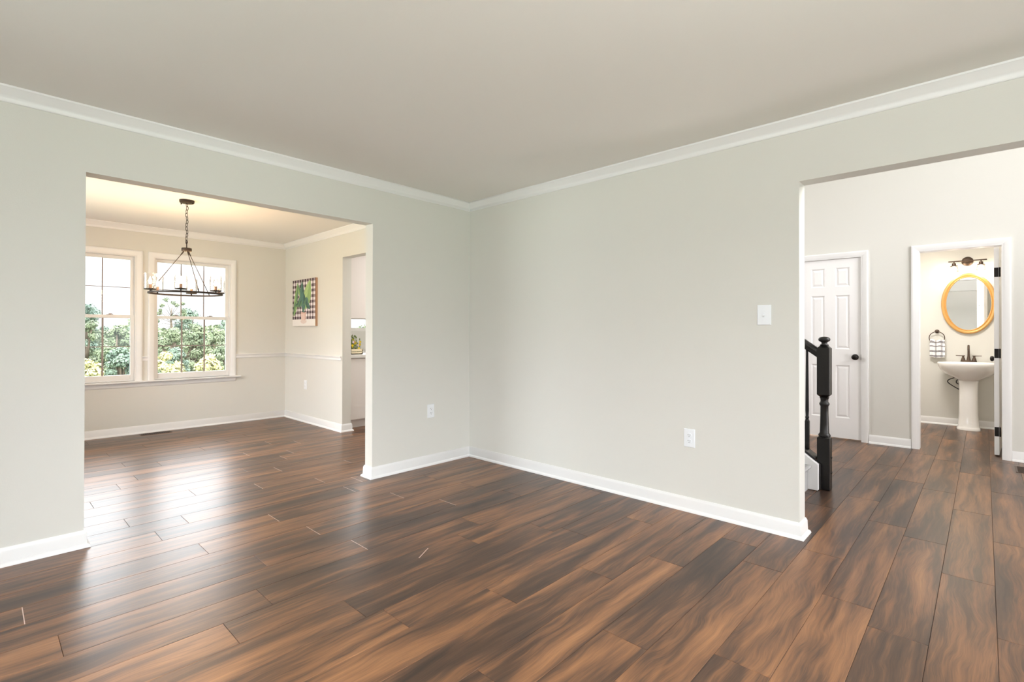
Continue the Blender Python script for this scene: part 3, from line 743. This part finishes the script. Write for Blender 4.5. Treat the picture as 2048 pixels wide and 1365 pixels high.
# ------------------------------------------------------------------ staircase with newel
def staircase():
    r = thing('staircase', 'grey carpeted stairs with black newel post and handrail behind the wall end', 'stairs')
    NXc, NYc = 4.45, .895
    run_, rise = .255, .190; y0 = .985; n = 10; xs0, xs1 = XB2 + .002, 4.345
    # carpeted flight: stepped profile swept across
    prof = [(y0, 0)]
    for i in range(n):
        y = y0 + i * run_; z = i * rise
        prof += [(y, z + rise - .035), (y - .018, z + rise - .028), (y - .025, z + rise - .014), (y - .02, z + rise - .003), (y - .008, z + rise)]
        prof += [(y + run_, z + rise)]
    prof += [(y0 + n * run_, 0)]
    bm = bmesh.new()
    A = [bm.verts.new((xs0, y, z)) for y, z in prof]; B = [bm.verts.new((xs1, y, z)) for y, z in prof]
    for i in range(len(prof)): j = (i + 1) % len(prof); bm.faces.new((A[i], A[j], B[j], B[i]))
    bm.faces.new(A[::-1]); bm.faces.new(B)
    obj('carpeted_flight', bm, M_carpet, r)
    # white skirt board with clipped front, and black cap following the slope
    sl = rise / run_; ys = .918
    def strip(x0, x1, pts, name, m_, bev=.002):
        bm = bmesh.new(); a = [bm.verts.new((x0, y, z)) for y, z in pts]; b = [bm.verts.new((x1, y, z)) for y, z in pts]
        for i in range(len(pts)): j = (i + 1) % len(pts); bm.faces.new((a[i], a[j], b[j], b[i]))
        bm.faces.new(a[::-1]); bm.faces.new(b); return obj(name, bm, m_, r, bevel=bev)
    ye = y0 + n * run_; zt = .200
    strip(4.347, 4.385, [(ys, .004), (ys, zt), (ye, zt + (ye - ys) * sl), (ye, .004)], 'skirt_board', M_trim)
    strip(4.386, 4.425, [(ys - .012, .004), (ys - .012, zt - .004), (ye, zt + (ye - ys) * sl), (ye, .004)], 'stringer', M_black)
    strip(4.375, 4.490, [(.942, zt + .024), (.942, zt + .040), (ye, zt + .040 + (ye - .942) * sl), (ye, zt + .024 + (ye - .942) * sl)], 'shoe_rail', M_black)
    # newel: square blocks and turned vase
    def sq(bm, hw, z0, z1, ch=.012, c0=0, c1=0):
        ring = []
        lv = []
        if c0: lv.append((z0, hw - c0))
        lv.append((z0 + c0 * 1.1, hw)); lv.append((z1 - c1 * 1.1, hw))
        if c1: lv.append((z1, hw - c1))
        for z, h_ in lv:
            c = .003
            pts = [(-h_ + c, -h_), (h_ - c, -h_), (h_, -h_ + c), (h_, h_ - c), (h_ - c, h_), (-h_ + c, h_), (-h_, h_ - c), (-h_, -h_ + c)]
            ring.append([bm.verts.new((NXc + x, NYc + y, z)) for x, y in pts])
        for a, b in zip(ring, ring[1:]):
            for i in range(8): bm.faces.new((a[i], a[(i + 1) % 8], b[(i + 1) % 8], b[i]))
        bm.faces.new(ring[0][::-1]); bm.faces.new(ring[-1])
    bm = bmesh.new(); hw = .0425
    sq(bm, hw, .004, .403, c1=.010); sq(bm, hw, .700, 1.100, c0=.022, c1=.020)
    lathe(bm, [(0, .400), (.036, .400), (.041, .406), (.041, .416), (.035, .424), (.031, .432), (.029, .50), (.027, .58), (.0265, .632), (.030, .640), (.034, .648), (.034, .656), (.029, .664), (.026, .672), (.027, .69), (.033, .702), (0, .704)], 28, T(NXc, NYc, 0))
    nw = autosmooth(obj('newel_post', bm, M_black, r), 35)
    bm = bmesh.new(); lathe(bm, [(0, 1.098), (.030, 1.098), (.028, 1.106), (.020, 1.112), (.018, 1.120), (.024, 1.126), (.036, 1.133), (.0405, 1.143), (.039, 1.152), (.030, 1.161), (.016, 1.166), (0, 1.168)], 28, T(NXc, NYc, 0))
    obj('newel_cap', bm, M_black, nw, smooth=True)
    for z in (.13, .245):
        bm = bmesh.new(); lathe(bm, [(0, 0), (.0085, 0), (.008, .004), (.004, .007), (0, .008)], 14, T(NXc + .012, NYc - hw, z) @ Matrix.Rotation(PI / 2, 4, 'X')); obj('bolt_cap', bm, M_black, nw, smooth=True)
    # handrail
    PH = [(-.030, -.022), (-.032, .004), (-.027, .020), (-.014, .030), (.014, .030), (.027, .020), (.032, .004), (.030, -.022), (.022, -.030), (-.022, -.030)]
    bm = bmesh.new(); ya = NYc + hw - .004; zc = 1.040; up = 1.0
    A = [bm.verts.new((NXc + a, ya, zc + b * 1.25)) for a, b in PH]; B = [bm.verts.new((NXc + a, ye, zc + b * 1.25 + (ye - ya) * sl)) for a, b in PH]
    for i in range(len(PH)): j = (i + 1) % len(PH); bm.faces.new((A[i], A[j], B[j], B[i]))
    bm.faces.new(A[::-1]); bm.faces.new(B)
    obj('handrail', bm, M_black, r)
    # balusters
    y = 1.012
    while y < ye - .05:
        zb = zt + .040 + (y - .942) * sl - .004; zt_ = zc - .036 + (y - ya) * sl + .006
        bm = bmesh.new(); hb = .015; hgt = zt_ - zb
        box(bm, NXc - hb, NXc + hb, y - hb, y + hb, zb, zb + .22)
        lathe(bm, [(0, .215), (.0145, .218), (.0145, .226), (.010, .234), (.0135, .245), (.0135, .25), (.010, .258), (.0125, .30), (.011, .45), (.0085, hgt), (0, hgt)], 16, T(NXc, y, zb))
        autosmooth(obj('baluster', bm, M_black, r), 35)
        y += run_ / 2
    at_base(r)
staircase()

# ------------------------------------------------------------------ powder room
def bathroom():
    cy = .146
    # pedestal sink
    r = thing('pedestal_sink', 'white porcelain pedestal sink in the powder room under the mirror', 'sink')
    def outline(z, hw, dep, back, n=40, sq=2.6):
        """D-shaped outline: straight back at x=back, front bulge towards -X"""
        pts = []
        for i in range(n):
            a = 2 * PI * i / n; c, s = math.cos(a), math.sin(a)
            e = 2.0 / sq
            x = math.copysign(abs(c) ** e, c); y = math.copysign(abs(s) ** e, s)
            xx = (x + 1) / 2      # 0 front .. 1 back
            wfac = 1.0 - .10 * xx ** 3
            pts.append((back - dep + dep * xx, cy + y * hw * wfac, z))
        return pts
    bm = bmesh.new(); back = XF - .004
    lv = [(.610, .095, .25, back - .10), (.640, .135, .30, back - .07), (.690, .225, .39, back - .02), (.740, .272, .440, back), (.790, .292, .462, back), (.822, .298, .470, back), (.833, .294, .466, back), (.836, .284, .456, back - .004)]
    rings = [[bm.verts.new(p) for p in outline(z, hw, dp, bk)] for z, hw, dp, bk in lv]
    # bowl
    for z, hw, dp, bk in ((.834, .250, .30, back - .125), (.80, .235, .28, back - .135), (.745, .17, .20, back - .17), (.72, .06, .08, back - .23)):
        rings.append([bm.verts.new(p) for p in outline(z, hw, dp, bk, sq=2.2)])
    for a, b in zip(rings, rings[1:]):
        for i in range(40): bm.faces.new((a[i], a[(i + 1) % 40], b[(i + 1) % 40], b[i]))
    bm.faces.new(rings[0][::-1]); bm.faces.new(rings[-1])
    # raised back deck
    basin = autosmooth(obj('basin', bm, M_porc, r), 60)
    bm = bmesh.new(); rings = []
    for z, hw, dp in ((.0, .112, .245), (.022, .112, .245), (.030, .106, .236), (.045, .100, .225), (.20, .092, .205), (.45, .088, .195), (.58, .092, .20), (.625, .10, .22)):
        rings.append([bm.verts.new(p) for p in outline(z, hw, dp, 8.335 + .235 - (.245 - dp) / 2, 32, 2.8)])
    for a, b in zip(rings, rings[1:]):
        for i in range(32): bm.faces.new((a[i], a[(i + 1) % 32], b[(i + 1) % 32], b[i]))
    bm.faces.new(rings[0][::-1]); bm.faces.new(rings[-1])
    autosmooth(obj('pedestal', bm, M_porc, r), 60)
    # faucet
    fx = XF - .085
    bm = bmesh.new(); zb = .835
    pts = outline(0, 1, 1, 1, 24, 2.0)
    ra = []
    for z, k_ in ((zb, 1.0), (zb + .010, 1.0), (zb + .018, .92)):
        ra.append([bm.verts.new((fx + .026 * k_ * math.cos(2 * PI * i / 24), cy + .078 * k_ * math.copysign(abs(math.sin(2 * PI * i / 24)) ** .7, math.sin(2 * PI * i / 24)), z)) for i in range(24)])
    for a, b in zip(ra, ra[1:]):
        for i in range(24): bm.faces.new((a[i], a[(i + 1) % 24], b[(i + 1) % 24], b[i]))
    bm.faces.new(ra[0][::-1]); bm.faces.new(ra[-1])
    lathe(bm, [(0, .016), (.022, .016), (.018, .04), (.013, .07), (.012, .10), (0, .10)], 20, T(fx, cy, zb))
    arc = [(fx, cy, zb + .095), (fx, cy, zb + .15)]
    for q in range(9):
        a = PI * q / 8 * .92; arc.append((fx - .040 + .040 * math.cos(a), cy, zb + .165 + .040 * math.sin(a)))
    arc.append((fx - .082, cy, zb + .148))
    tube(bm, arc, [.012, .0115] + [.011] * 9 + [.0115], 14)
    fa = autosmooth(obj('faucet', bm, M_bronze, basin), 45); fa['label'] = 'dark bronze gooseneck faucet with two lever handles'
    for s in (-1, 1):
        bm = bmesh.new(); lathe(bm, [(0, .014), (.024, .014), (.019, .035), (.012, .055), (.010, .066), (.013, .070), (.013, .078), (0, .080)], 20, T(fx, cy + s * .052, zb))
        tube(bm, [(fx, cy + s * .035, zb + .075), (fx, cy + s * .075, zb + .076), (fx - .004, cy + s * .122, zb + .078)], [.006, .0055, .0045], 10)
        autosmooth(obj('handle', bm, M_bronze, fa), 45)
    # supply hoses
    for pts in ([(8.60, cy + .06, .655), (8.61, cy + .13, .628), (8.615, cy + .185, .60), (8.617, cy + .203, .578), (8.615, cy + .195, .555), (8.61, cy + .16, .525), (8.60, cy + .10, .485), (8.60, cy + .04, .45)],
                [(8.60, cy + .06, .61), (8.61, cy + .105, .60), (8.61, cy + .118, .58), (8.61, cy + .112, .555), (8.60, cy + .07, .54)]):
        # catmull smoothing
        P = [Vector(p) for p in pts]; out = []
        for i in range(len(P) - 1):
            p0, p1, p2, p3 = P[max(i - 1, 0)], P[i], P[i + 1], P[min(i + 2, len(P) - 1)]
            for q in range(5):
                t = q / 5; out.append(.5 * ((2 * p1) + (p2 - p0) * t + (2 * p0 - 5 * p1 + 4 * p2 - p3) * t * t + (3 * p1 - p0 - 3 * p2 + p3) * t ** 3))
        out.append(P[-1]); bm = bmesh.new(); tube(bm, out, .0058, 8); obj('supply_hose', bm, M_hose, r, smooth=True)
    at_base(r)
    # mirror
    r = thing('oval_mirror', 'oval mirror with moulded gold frame above the pedestal sink', 'mirror')
    mz = 1.576; a0, b0 = .217, .340    # glass half axes
    bm = bmesh.new(); sg = 72; pr = [(-.004, .002), (-.004, .018), (.003, .024), (.010, .020), (.016, .027), (.028, .036), (.038, .034), (.044, .026), (.048, .012), (.048, .001)]
    rg = []
    for i in range(sg):
        t = 2 * PI * i / sg; c, s = math.cos(t), math.sin(t)
        rg.append([bm.verts.new((XF - h_, cy + .003 + (a0 + o_) * c, mz + (b0 + o_) * s)) for o_, h_ in pr])
    for i in range(sg):
        a, b = rg[i], rg[(i + 1) % sg]
        for q in range(len(pr) - 1): bm.faces.new((a[q], a[q + 1], b[q + 1], b[q]))
        bm.faces.new((a[-1], a[0], b[0], b[-1]))
    autosmooth(obj('frame', bm, M_gold, r), 50)['label'] = 'gold oval frame'
    bm = bmesh.new(); lathe(bm, [(0, 0), (1, 0), (1, .006), (0, .006)], 64, Matrix(((0, 0, -1, XF - .004), (a0 - .002, 0, 0, cy + .003), (0, b0 - .002, 0, mz), (0, 0, 0, 1))))
    obj('mirror_glass', bm, M_mirror, r)
    at_base(r)
    piv = Vector((XF, cy - .26, 0)); ang = math.radians(2.3)      # hangs a touch off the wall on its left side
    r.matrix_world = T(*piv) @ Matrix.Rotation(ang, 4, 'Z') @ T(*(-piv)) @ T(*r.location)
    # vanity light
    r = thing('vanity_light', 'bronze two-light vanity fixture above the oval mirror', 'wall light'); zc = 2.118
    bm = bmesh.new(); lathe(bm, [(0, 0), (1, 0), (1, .010), (.86, .020), (.5, .026), (0, .028)], 36, Matrix(((0, 0, -1, XF - .001), (.058, 0, 0, cy + .010), (0, .058, 0, zc), (0, 0, 0, 1))))
    bpz = autosmooth(obj('backplate', bm, M_bronze, r), 50)
    bm = bmesh.new(); tube(bm, [(XF - .03, cy + .010, zc - .026), (XF - .045, cy + .010, zc - .03)], .006, 12); obj('screw_cap', bm, M_bronze, bpz)
    xb = XF - .085
    bm = bmesh.new(); tube(bm, [(xb, cy - .172, zc), (xb, cy + .192, zc)], .008, 12); tube(bm, [(XF - .02, cy + .01, zc), (xb, cy + .01, zc)], .011, 12); obj('bar', bm, M_bronze, r, smooth=False)
    for s in (-.127, .127):
        y_ = cy + .010 + s
        bm = bmesh.new(); lathe(bm, [(0, -.004), (.007, -.006), (.007, -.020), (.019, -.022), (.021, -.050), (.033, -.054), (.040, -.060), (.040, -.063), (0, -.063)], 24, T(xb, y_, zc))
        so = autosmooth(obj('lamp_holder', bm, M_bronze, r), 45)
        bm = bmesh.new(); seg = 28; pp = [(.036, -.0635), (.040, -.075), (.046, -.10), (.052, -.135), (.0505, -.135), (.0445, -.10), (.0385, -.076), (.0345, -.0635)]
        vv = [[bm.verts.new((xb + q_ * math.cos(2 * PI * i / seg), y_ + q_ * math.sin(2 * PI * i / seg), zc + z_)) for i in range(seg)] for q_, z_ in pp]
        for w in range(len(pp)):
            A, B = vv[w], vv[(w + 1) % len(pp)]
            for i in range(seg): bm.faces.new((A[i], A[(i + 1) % seg], B[(i + 1) % seg], B[i]))
        obj('glass_shade', bm, M_shade, so, smooth=True)
        bm = bmesh.new(); lathe(bm, [(0, -.064), (.012, -.066), (.014, -.078), (.024, -.095), (.025, -.108), (.018, -.122), (0, -.130)], 20, T(xb, y_, zc)); obj('bulb', bm, M_bulb2, so, smooth=True)
        d = bpy.data.lights.new('vanity_bulb_light', 'POINT'); d.energy = VAN_W; d.color = (1.0, 0.80, 0.58); d.shadow_soft_size = .03
        lo = bpy.data.objects.new('vanity_bulb_light', d); COL.objects.link(lo); lo.location = (xb - .01, y_, zc - .165); lo.parent = so
    at_base(r)
    # towel ring
    r = thing('towel_ring', 'dark metal towel ring left of the sink holding the plaid towel', 'towel ring'); yr, zr = .455, 1.222; xr = XF - .045
    bm = bmesh.new(); lathe(bm, [(0, 0), (.024, 0), (.024, .008), (.014, .014), (.010, .035), (.014, .040), (.012, .052), (0, .054)], 24, Matrix(((0, 0, -1, XF - .001), (1, 0, 0, yr), (0, 1, 0, zr), (0, 0, 0, 1))))
    autosmooth(obj('mount', bm, M_bronze, r), 45)
    bm = bmesh.new(); rr = .078
    tube(bm, [(xr, yr + rr * math.cos(a), zr - .006 - rr + rr * math.sin(a)) for a in [PI / 2 + 2 * PI * (i / 40) for i in range(40)]], .0048, 8, True)
    obj('ring', bm, M_bronze, r, smooth=True)
    at_base(r)
    # towel (plaid), folded over the bottom of the ring
    bm = bmesh.new(); cl = bm.loops.layers.float_color.new('Col'); ny, ns = 60, 90
    zt = zr - .006 - 2 * rr + .012; wtop, wbot = .146, .154; L1, L2 = .222, .190; hh = zt + .0
    Lt = L1 + L2 + .03
    # the towel lies bunched inside the ring: front hangs to z = .878
    Wt = srgb(244, 243, 243); Kk = srgb(52, 50, 54); Gg = srgb(168, 166, 172)
    def P(u, s):      # u across 0..1, s along 0..Lt from front hem
        zt = 1.100 + .006 * math.sin(u * 11 + .5); z_hem = .878
        if s < L1: z = z_hem + (zt - z_hem) * s / L1; x = xr - .016
        elif s < L1 + .03: a = (s - L1) / .03 * PI; z = zt + .010 * math.sin(a); x = xr - .016 * math.cos(a)
        else: z = zt - (s - L1 - .03); x = xr + .016
        dn = max(0, zt - z); w = wtop + (wbot - wtop) * min(1, dn / .06)
        yy = yr - .005 + (.5 - u) * w
        fold = .007 * math.sin(u * 9.5 + .6) + .004 * math.sin(u * 21)
        top = 1.0 if dn > .03 else dn / .03
        zz = z + (.006 * math.sin(u * 7 + 1)) * (1 if s < .02 or dn < .02 else 0)
        x2 = x + fold * (1 if x < xr else .5) * (.4 + .6 * top)
        x2 = min(x2, XF - .006)
        return (x2 if s < L1 + .015 else max(x2, xr + .004), yy, zz)
    # hang height: zt is ring bottom + , front hem at zt-L1
    VV = [[bm.verts.new(P(i / ny, Lt * j / ns)) for j in range(ns + 1)] for i in range(ny + 1)]
    def tc(u, s):
        c = Wt
        for uc in (.40, .78):
            if abs(u - uc + .04) < .0065 or abs(u - uc - .04) < .0065: c = Kk
            elif abs(u - uc) < .02: c = Gg
        for sc in (.018, .085, .150, .203, .29, .36):
            if abs(s - sc + .007) < .0022 or abs(s - sc - .007) < .0022: c = Kk if c == Wt else (.02, .02, .02)
            elif abs(s - sc) < .005: c = Gg if c == Wt else c
        return c
    for i in range(ny):
        for j in range(ns):
            f = bm.faces.new((VV[i][j], VV[i + 1][j], VV[i + 1][j + 1], VV[i][j + 1])); c = tc((i + .5) / ny, Lt * (j + .5) / ns)
            for l in f.loops: l[cl] = (*c, 1)
    o = obj('hand_towel', bm, M_cloth, smooth=True)
    so_ = o.modifiers.new('thick', 'SOLIDIFY'); so_.thickness = .003; so_.offset = 0
    tag(o, 'white hand towel with black plaid lines hanging from the towel ring', 'towel')
VAN_W = 2.7
bathroom()

# ------------------------------------------------------------------ kitchen seen through the doorway
def kitchen():
    yk = 5.70; x0, x1 = XD2 + .015, 5.0
    r = thing('base_cabinet', 'white kitchen base cabinet seen through the dining room doorway', 'cabinet')
    obj('body', boxes((x0, x1, yk + .02, yk + .60, .10, .875), (x0, x1, yk + .075, yk + .60, .0, .10)), M_cab, r)
    for i in range(4):
        a = x0 + .012 + (x1 - x0) / 4 * i; b = a + (x1 - x0) / 4 - .02
        d = obj('door', boxes((a, b, yk, yk + .019, .11, .865)), M_cab, r, bevel=.002)
        kb = bmesh.new(); lathe(kb, [(0, 0), (.006, 0), (.005, .015), (.013, .02), (.012, .028), (0, .03)], 14, T(b - .04, yk, .78) @ Matrix.Rotation(PI / 2, 4, 'X')); obj('knob', kb, M_bronze, d, smooth=True)
    at_base(r)
    o = obj('countertop', boxes((x0 - .005, x1 + .02, yk - .025, yk + .63, .8755, .912)), M_counter, bevel=.004)
    tag(o, 'pale countertop on the kitchen base cabinet beyond the doorway', 'countertop')
    r = thing('wall_cabinet', 'white kitchen upper cabinet seen at the top of the doorway', 'cabinet')
    obj('body', boxes((x0, x1, yk + .02, yk + .33, 1.366, H - .002)), M_cab, r)
    for i in range(4):
        a = x0 + .005 + (x1 - x0) / 4 * i; b = a + (x1 - x0) / 4 - .008
        obj('door', boxes((a, b, yk, yk + .019, 1.37, 2.36)), M_cab, r, bevel=.002)
    at_base(r)
    # backsplash ledge on far counter
    r = thing('sink_counter', 'low white ledge behind the flower crate in the kitchen', 'countertop')
    obj('body', boxes((3.3, 6.5, 6.72, YC - .002, .0, .87)), M_cab, r); obj('top', boxes((3.28, 6.52, 6.70, YC - .002, .871, .905)), M_counter, r, bevel=.003)
    obj('backsplash', boxes((3.3, 6.5, YC - .022, YC - .002, .906, 1.01)), M_counter, r)
    at_base(r)
    # crate with flowers
    r = thing('flower_crate', 'cream crate of yellow flowers on the kitchen counter', 'flower box')
    zb = .9125; cx0, cx1, cy0, cy1 = 3.255, 3.425, 5.88, 6.02
    bm = boxes((cx0, cx1, cy0, cy0 + .01, zb, zb + .03), (cx0, cx1, cy0, cy0 + .01, zb + .036, zb + .066), (cx0, cx1, cy1 - .01, cy1, zb, zb + .066), (cx0, cx0 + .01, cy0, cy1, zb, zb + .066), (cx1 - .01, cx1, cy0, cy1, zb, zb + .066), (cx0, cx1, cy0, cy1, zb, zb + .01))
    obj('crate', bm, M_crate, r)
    rnd = random.Random(4)
    st = bmesh.new()
    for i in range(46):
        x = rnd.uniform(cx0 + .02, cx1 - .02); y = rnd.uniform(cy0 + .02, cy1 - .02)
        x2 = x + rnd.uniform(-.03, .03); y2 = y + rnd.uniform(-.03, .03); z2 = zb + rnd.uniform(.08, .25) * (1 - abs(x - 3.33) * 3)
        tube(st, [(x, y, zb + .01), ((x + x2) / 2 + .005, (y + y2) / 2, (zb + z2) / 2), (x2, y2, z2)], .0022, 5)
        v = [st.verts.new((x2 + a, y2 + b, z2 + c)) for a, b, c in ((0, 0, -.01), (.012, .006, 0), (.002, .0, .022), (-.012, -.004, .002))]; st.faces.new(v)
    obj('stems', st, M_stem, r)
    for i in range(16):
        x = rnd.uniform(3.29, 3.41); y = rnd.uniform(cy0 - .01, cy1 - .03); z = zb + rnd.uniform(.075, .20) - abs(x - 3.35) * .5
        bm = bmesh.new()
        for q in range(6):
            a = 2 * PI * q / 6; c = Vector((x, y, z)); d1_ = Vector((math.cos(a), -.4, math.sin(a))); d2_ = Vector((-math.sin(a), 0, math.cos(a)))
            v = [bm.verts.new(c), bm.verts.new(c + d1_ * .010 + d2_ * .006), bm.verts.new(c + d1_ * .019), bm.verts.new(c + d1_ * .010 - d2_ * .006)]; bm.faces.new(v)
        lathe(bm, [(0, -.004), (.005, -.002), (.005, .003), (0, .005)], 8, T(x, y, z))
        obj('flower', bm, M_petal if (i % 5) else M_pink, r)
    at_base(r)
kitchen()

# ------------------------------------------------------------------ outdoors beyond the dining windows
struct(obj('ground', boxes((-60, 90, YC2 + .02, 120, -3.4, -3.2), (-60, 90, -60, -2.3, -.6, -.4), (-60, -1.95, -2.3, YC2 + .02, -.6, -.4)), M_gnd), 'lawn outside the windows', 'ground')
def leafcloud(name, cx, cy, z0, h, w, m_, n, seed, size=.13, clumps=26, label='', sparse=False, crown=.72):
    rnd = random.Random(seed); r = thing(name, label, 'tree', 'trees outside the dining windows')
    verts = []; faces = []
    zc = z0 + h * (1 - crown / 2); hz = h * crown / 2
    cl = []
    for i in range(clumps):
        a = rnd.uniform(0, 2 * PI); v_ = rnd.uniform(-.95, 1); rad = math.sqrt(max(0, 1 - v_ * v_)) * rnd.uniform(.55, .95)
        if v_ < 0: rad = rad * .9 + .15
        cl.append((cx + w * rad * math.cos(a), cy + w * rad * math.sin(a), zc + hz * v_ * .88, rnd.uniform(.20, .36) * w * (.5 if sparse else 1)))
    for i in range(n):
        c = cl[i % clumps]
        d = Vector((rnd.gauss(0, 1), rnd.gauss(0, 1), rnd.gauss(0, 1))).normalized() * c[3] * rnd.uniform(.55, 1.05)
        p = Vector(c[:3]) + Vector((d.x, d.y, d.z * .8))
        nrm = (d.normalized() + Vector((rnd.uniform(-.7, .7), rnd.uniform(-.7, .7), rnd.uniform(-.3, .9)))).normalized()
        t1 = nrm.orthogonal().normalized(); t1 = (Matrix.Rotation(rnd.uniform(0, 6.28), 3, nrm) @ t1); t2 = nrm.cross(t1)
        s = size * rnd.uniform(.6, 1.2); k0 = len(verts)
        verts += [p - t1 * s * .5, p + t2 * s * .28, p + t1 * s * .5, p - t2 * s * .28]; faces.append((k0, k0 + 1, k0 + 2, k0 + 3))
    zt = max(v.z for v in verts); kz = (z0 + h - zc) / (zt - zc)
    verts = [Vector((v.x, v.y, zc + (v.z - zc) * kz)) for v in verts]
    me = bpy.data.meshes.new('foliage'); me.from_pydata([tuple(v) for v in verts], [], faces); me.materials.append(m_)
    o = bpy.data.objects.new('foliage', me); COL.objects.link(o); o.parent = r
    bm = bmesh.new(); tube(bm, [(cx, cy, z0), (cx + .05, cy, zc - hz * .6), (cx, cy + .05, zc), (cx, cy, zc + hz * .5)], [.09 + .02 * h, .06 + .015 * h, .05, .02] if not sparse else [.09, .07, .03, .012], 8)
    for i in range(0, clumps, 2 if not sparse else 1):
        c = cl[i]; s_ = Vector((cx, cy, zc - hz * .5 + (c[2] - zc + hz) * .4)); kk = .25 if sparse else 1; tube(bm, [s_, (s_ + Vector(c[:3])) / 2 + Vector((0, 0, .1)), Vector(c[:3])], [.05 * kk, .03 * kk, .012 * kk], 6)
    obj('trunk', bm, M_bark, r, smooth=True); at_base(r)
Z0 = -3.2
def dep(x, y): return .728 * x + .685 * y
def top(x, y, py): return 1.19 + (660.8 - py) / 1004.6 * dep(x, y) - Z0      # height so that the crown reaches its real top
T_ = [  # kind, x, y, half width, crown top as elevation row, mat, n, label, sparse
    ('leafy_tree', 3.45, 30, .85, 603, M_leafB, 7000, 'bluish tree at the left edge of the left window, far row', False),
    ('leafy_tree', 5.5, 30, .80, 624, M_leafB, 6000, 'pale bluish tree at the right edge of the left window', False),
    ('leafy_tree', 7.5, 30, .85, 612, M_leafB, 6000, 'round pale tree behind the middle of the right window', False),
    ('leafy_tree', 9.6, 30, .85, 616, M_leafB, 6000, 'pale bluish tree at the right side of the right window, far row', False),
    ('leafy_tree', 6.1, 27.3, .80, 590, M_leafG, 2200, 'tall sparse tree rising above the others in the right window', True),
    ('leafy_tree', 2.85, 25.0, .70, 636, M_leafG, 9000, 'green tree at the left edge of the left window, middle row', False),
    ('leafy_tree', 4.6, 25.0, .72, 632, M_leafG, 9000, 'green tree right of centre in the left window', False),
    ('leafy_tree', 6.35, 25.0, .72, 642, M_leafG, 9000, 'green tree in the lower right window, left of its centre', False),
    ('leafy_tree', 8.1, 25.0, .70, 646, M_leafG, 9000, 'green tree at the right end of the lower right window', False),
    ('leafy_tree', 3.4, 22.6, .66, 645, M_leafG, 9000, 'nearer green tree in the middle of the left window', False),
    ('leafy_tree', 5.1, 22.6, .66, 650, M_leafG, 9000, 'nearer green tree at the left side of the right window', False),
    ('leafy_tree', 6.75, 22.6, .62, 652, M_leafG, 9000, 'nearer green tree at the right side of the right window', False),
    ('shrub', 3.05, 19.6, .58, 688, M_leafB, 8000, 'dark bluish shrub low in the left window', False),
    ('shrub', 4.5, 19.6, .56, 690, M_leafB, 8000, 'bluish shrub at the lower left of the right window', False),
    ('shrub', 5.95, 19.6, .56, 684, M_leafG, 8000, 'green shrub at the lower right of the right window', False),
    ('shrub', 1.95, 17.4, .52, 712, M_leafY, 6000, 'yellow green shrub at the lower left corner of the left window', False),
    ('shrub', 3.78, 17.1, .60, 698, M_leafY, 8000, 'left yellow shrub in front of the trees, right window', False),
    ('shrub', 4.25, 15.1, .50, 703, M_leafY, 8000, 'right yellow shrub in front of the trees, right window', False),
]
for i_, (nm, x, y, w, py, m_, n, lb, sp) in enumerate(T_):
    leafcloud(nm, x, y, Z0, top(x, y, py), w, m_, int(n * 1.5) if not sp else n, 100 + i_, size=.08 if sp else .10, label=lb, sparse=sp, clumps=70 if not sp else 26, crown=.85 if not sp else .35)
# distant woods closing the view: one uncountable mass
def woods():
    rnd = random.Random(77); verts = []; faces = []
    for i in range(26000):
        x = rnd.uniform(-6, 40); y = rnd.uniform(46, 52)
        tp = 4.6 + .5 * math.sin(x * .9) + .35 * math.sin(x * 2.3 + 1)
        z = Z0 + tp * (rnd.random() ** .7); p = Vector((x, y, z)); s_ = rnd.uniform(.25, .5)
        nrm = Vector((rnd.gauss(0, .6), -1, rnd.gauss(0, .7))).normalized(); t1 = nrm.orthogonal().normalized(); t1 = Matrix.Rotation(rnd.uniform(0, 6.28), 3, nrm) @ t1; t2 = nrm.cross(t1)
        k = len(verts); verts.extend([p - t1 * s_ * .5, p + t2 * s_ * .3, p + t1 * s_ * .5, p - t2 * s_ * .3]); faces.append((k, k + 1, k + 2, k + 3))
    me = bpy.data.meshes.new('distant_woods'); me.from_pydata([tuple(v) for v in verts], [], faces); me.materials.append(M_leafG)
    o = bpy.data.objects.new('distant_woods', me); COL.objects.link(o)
    tag(o, 'pale green mass of distant woods on the horizon beyond the garden trees', 'woods', kind='stuff')
woods()
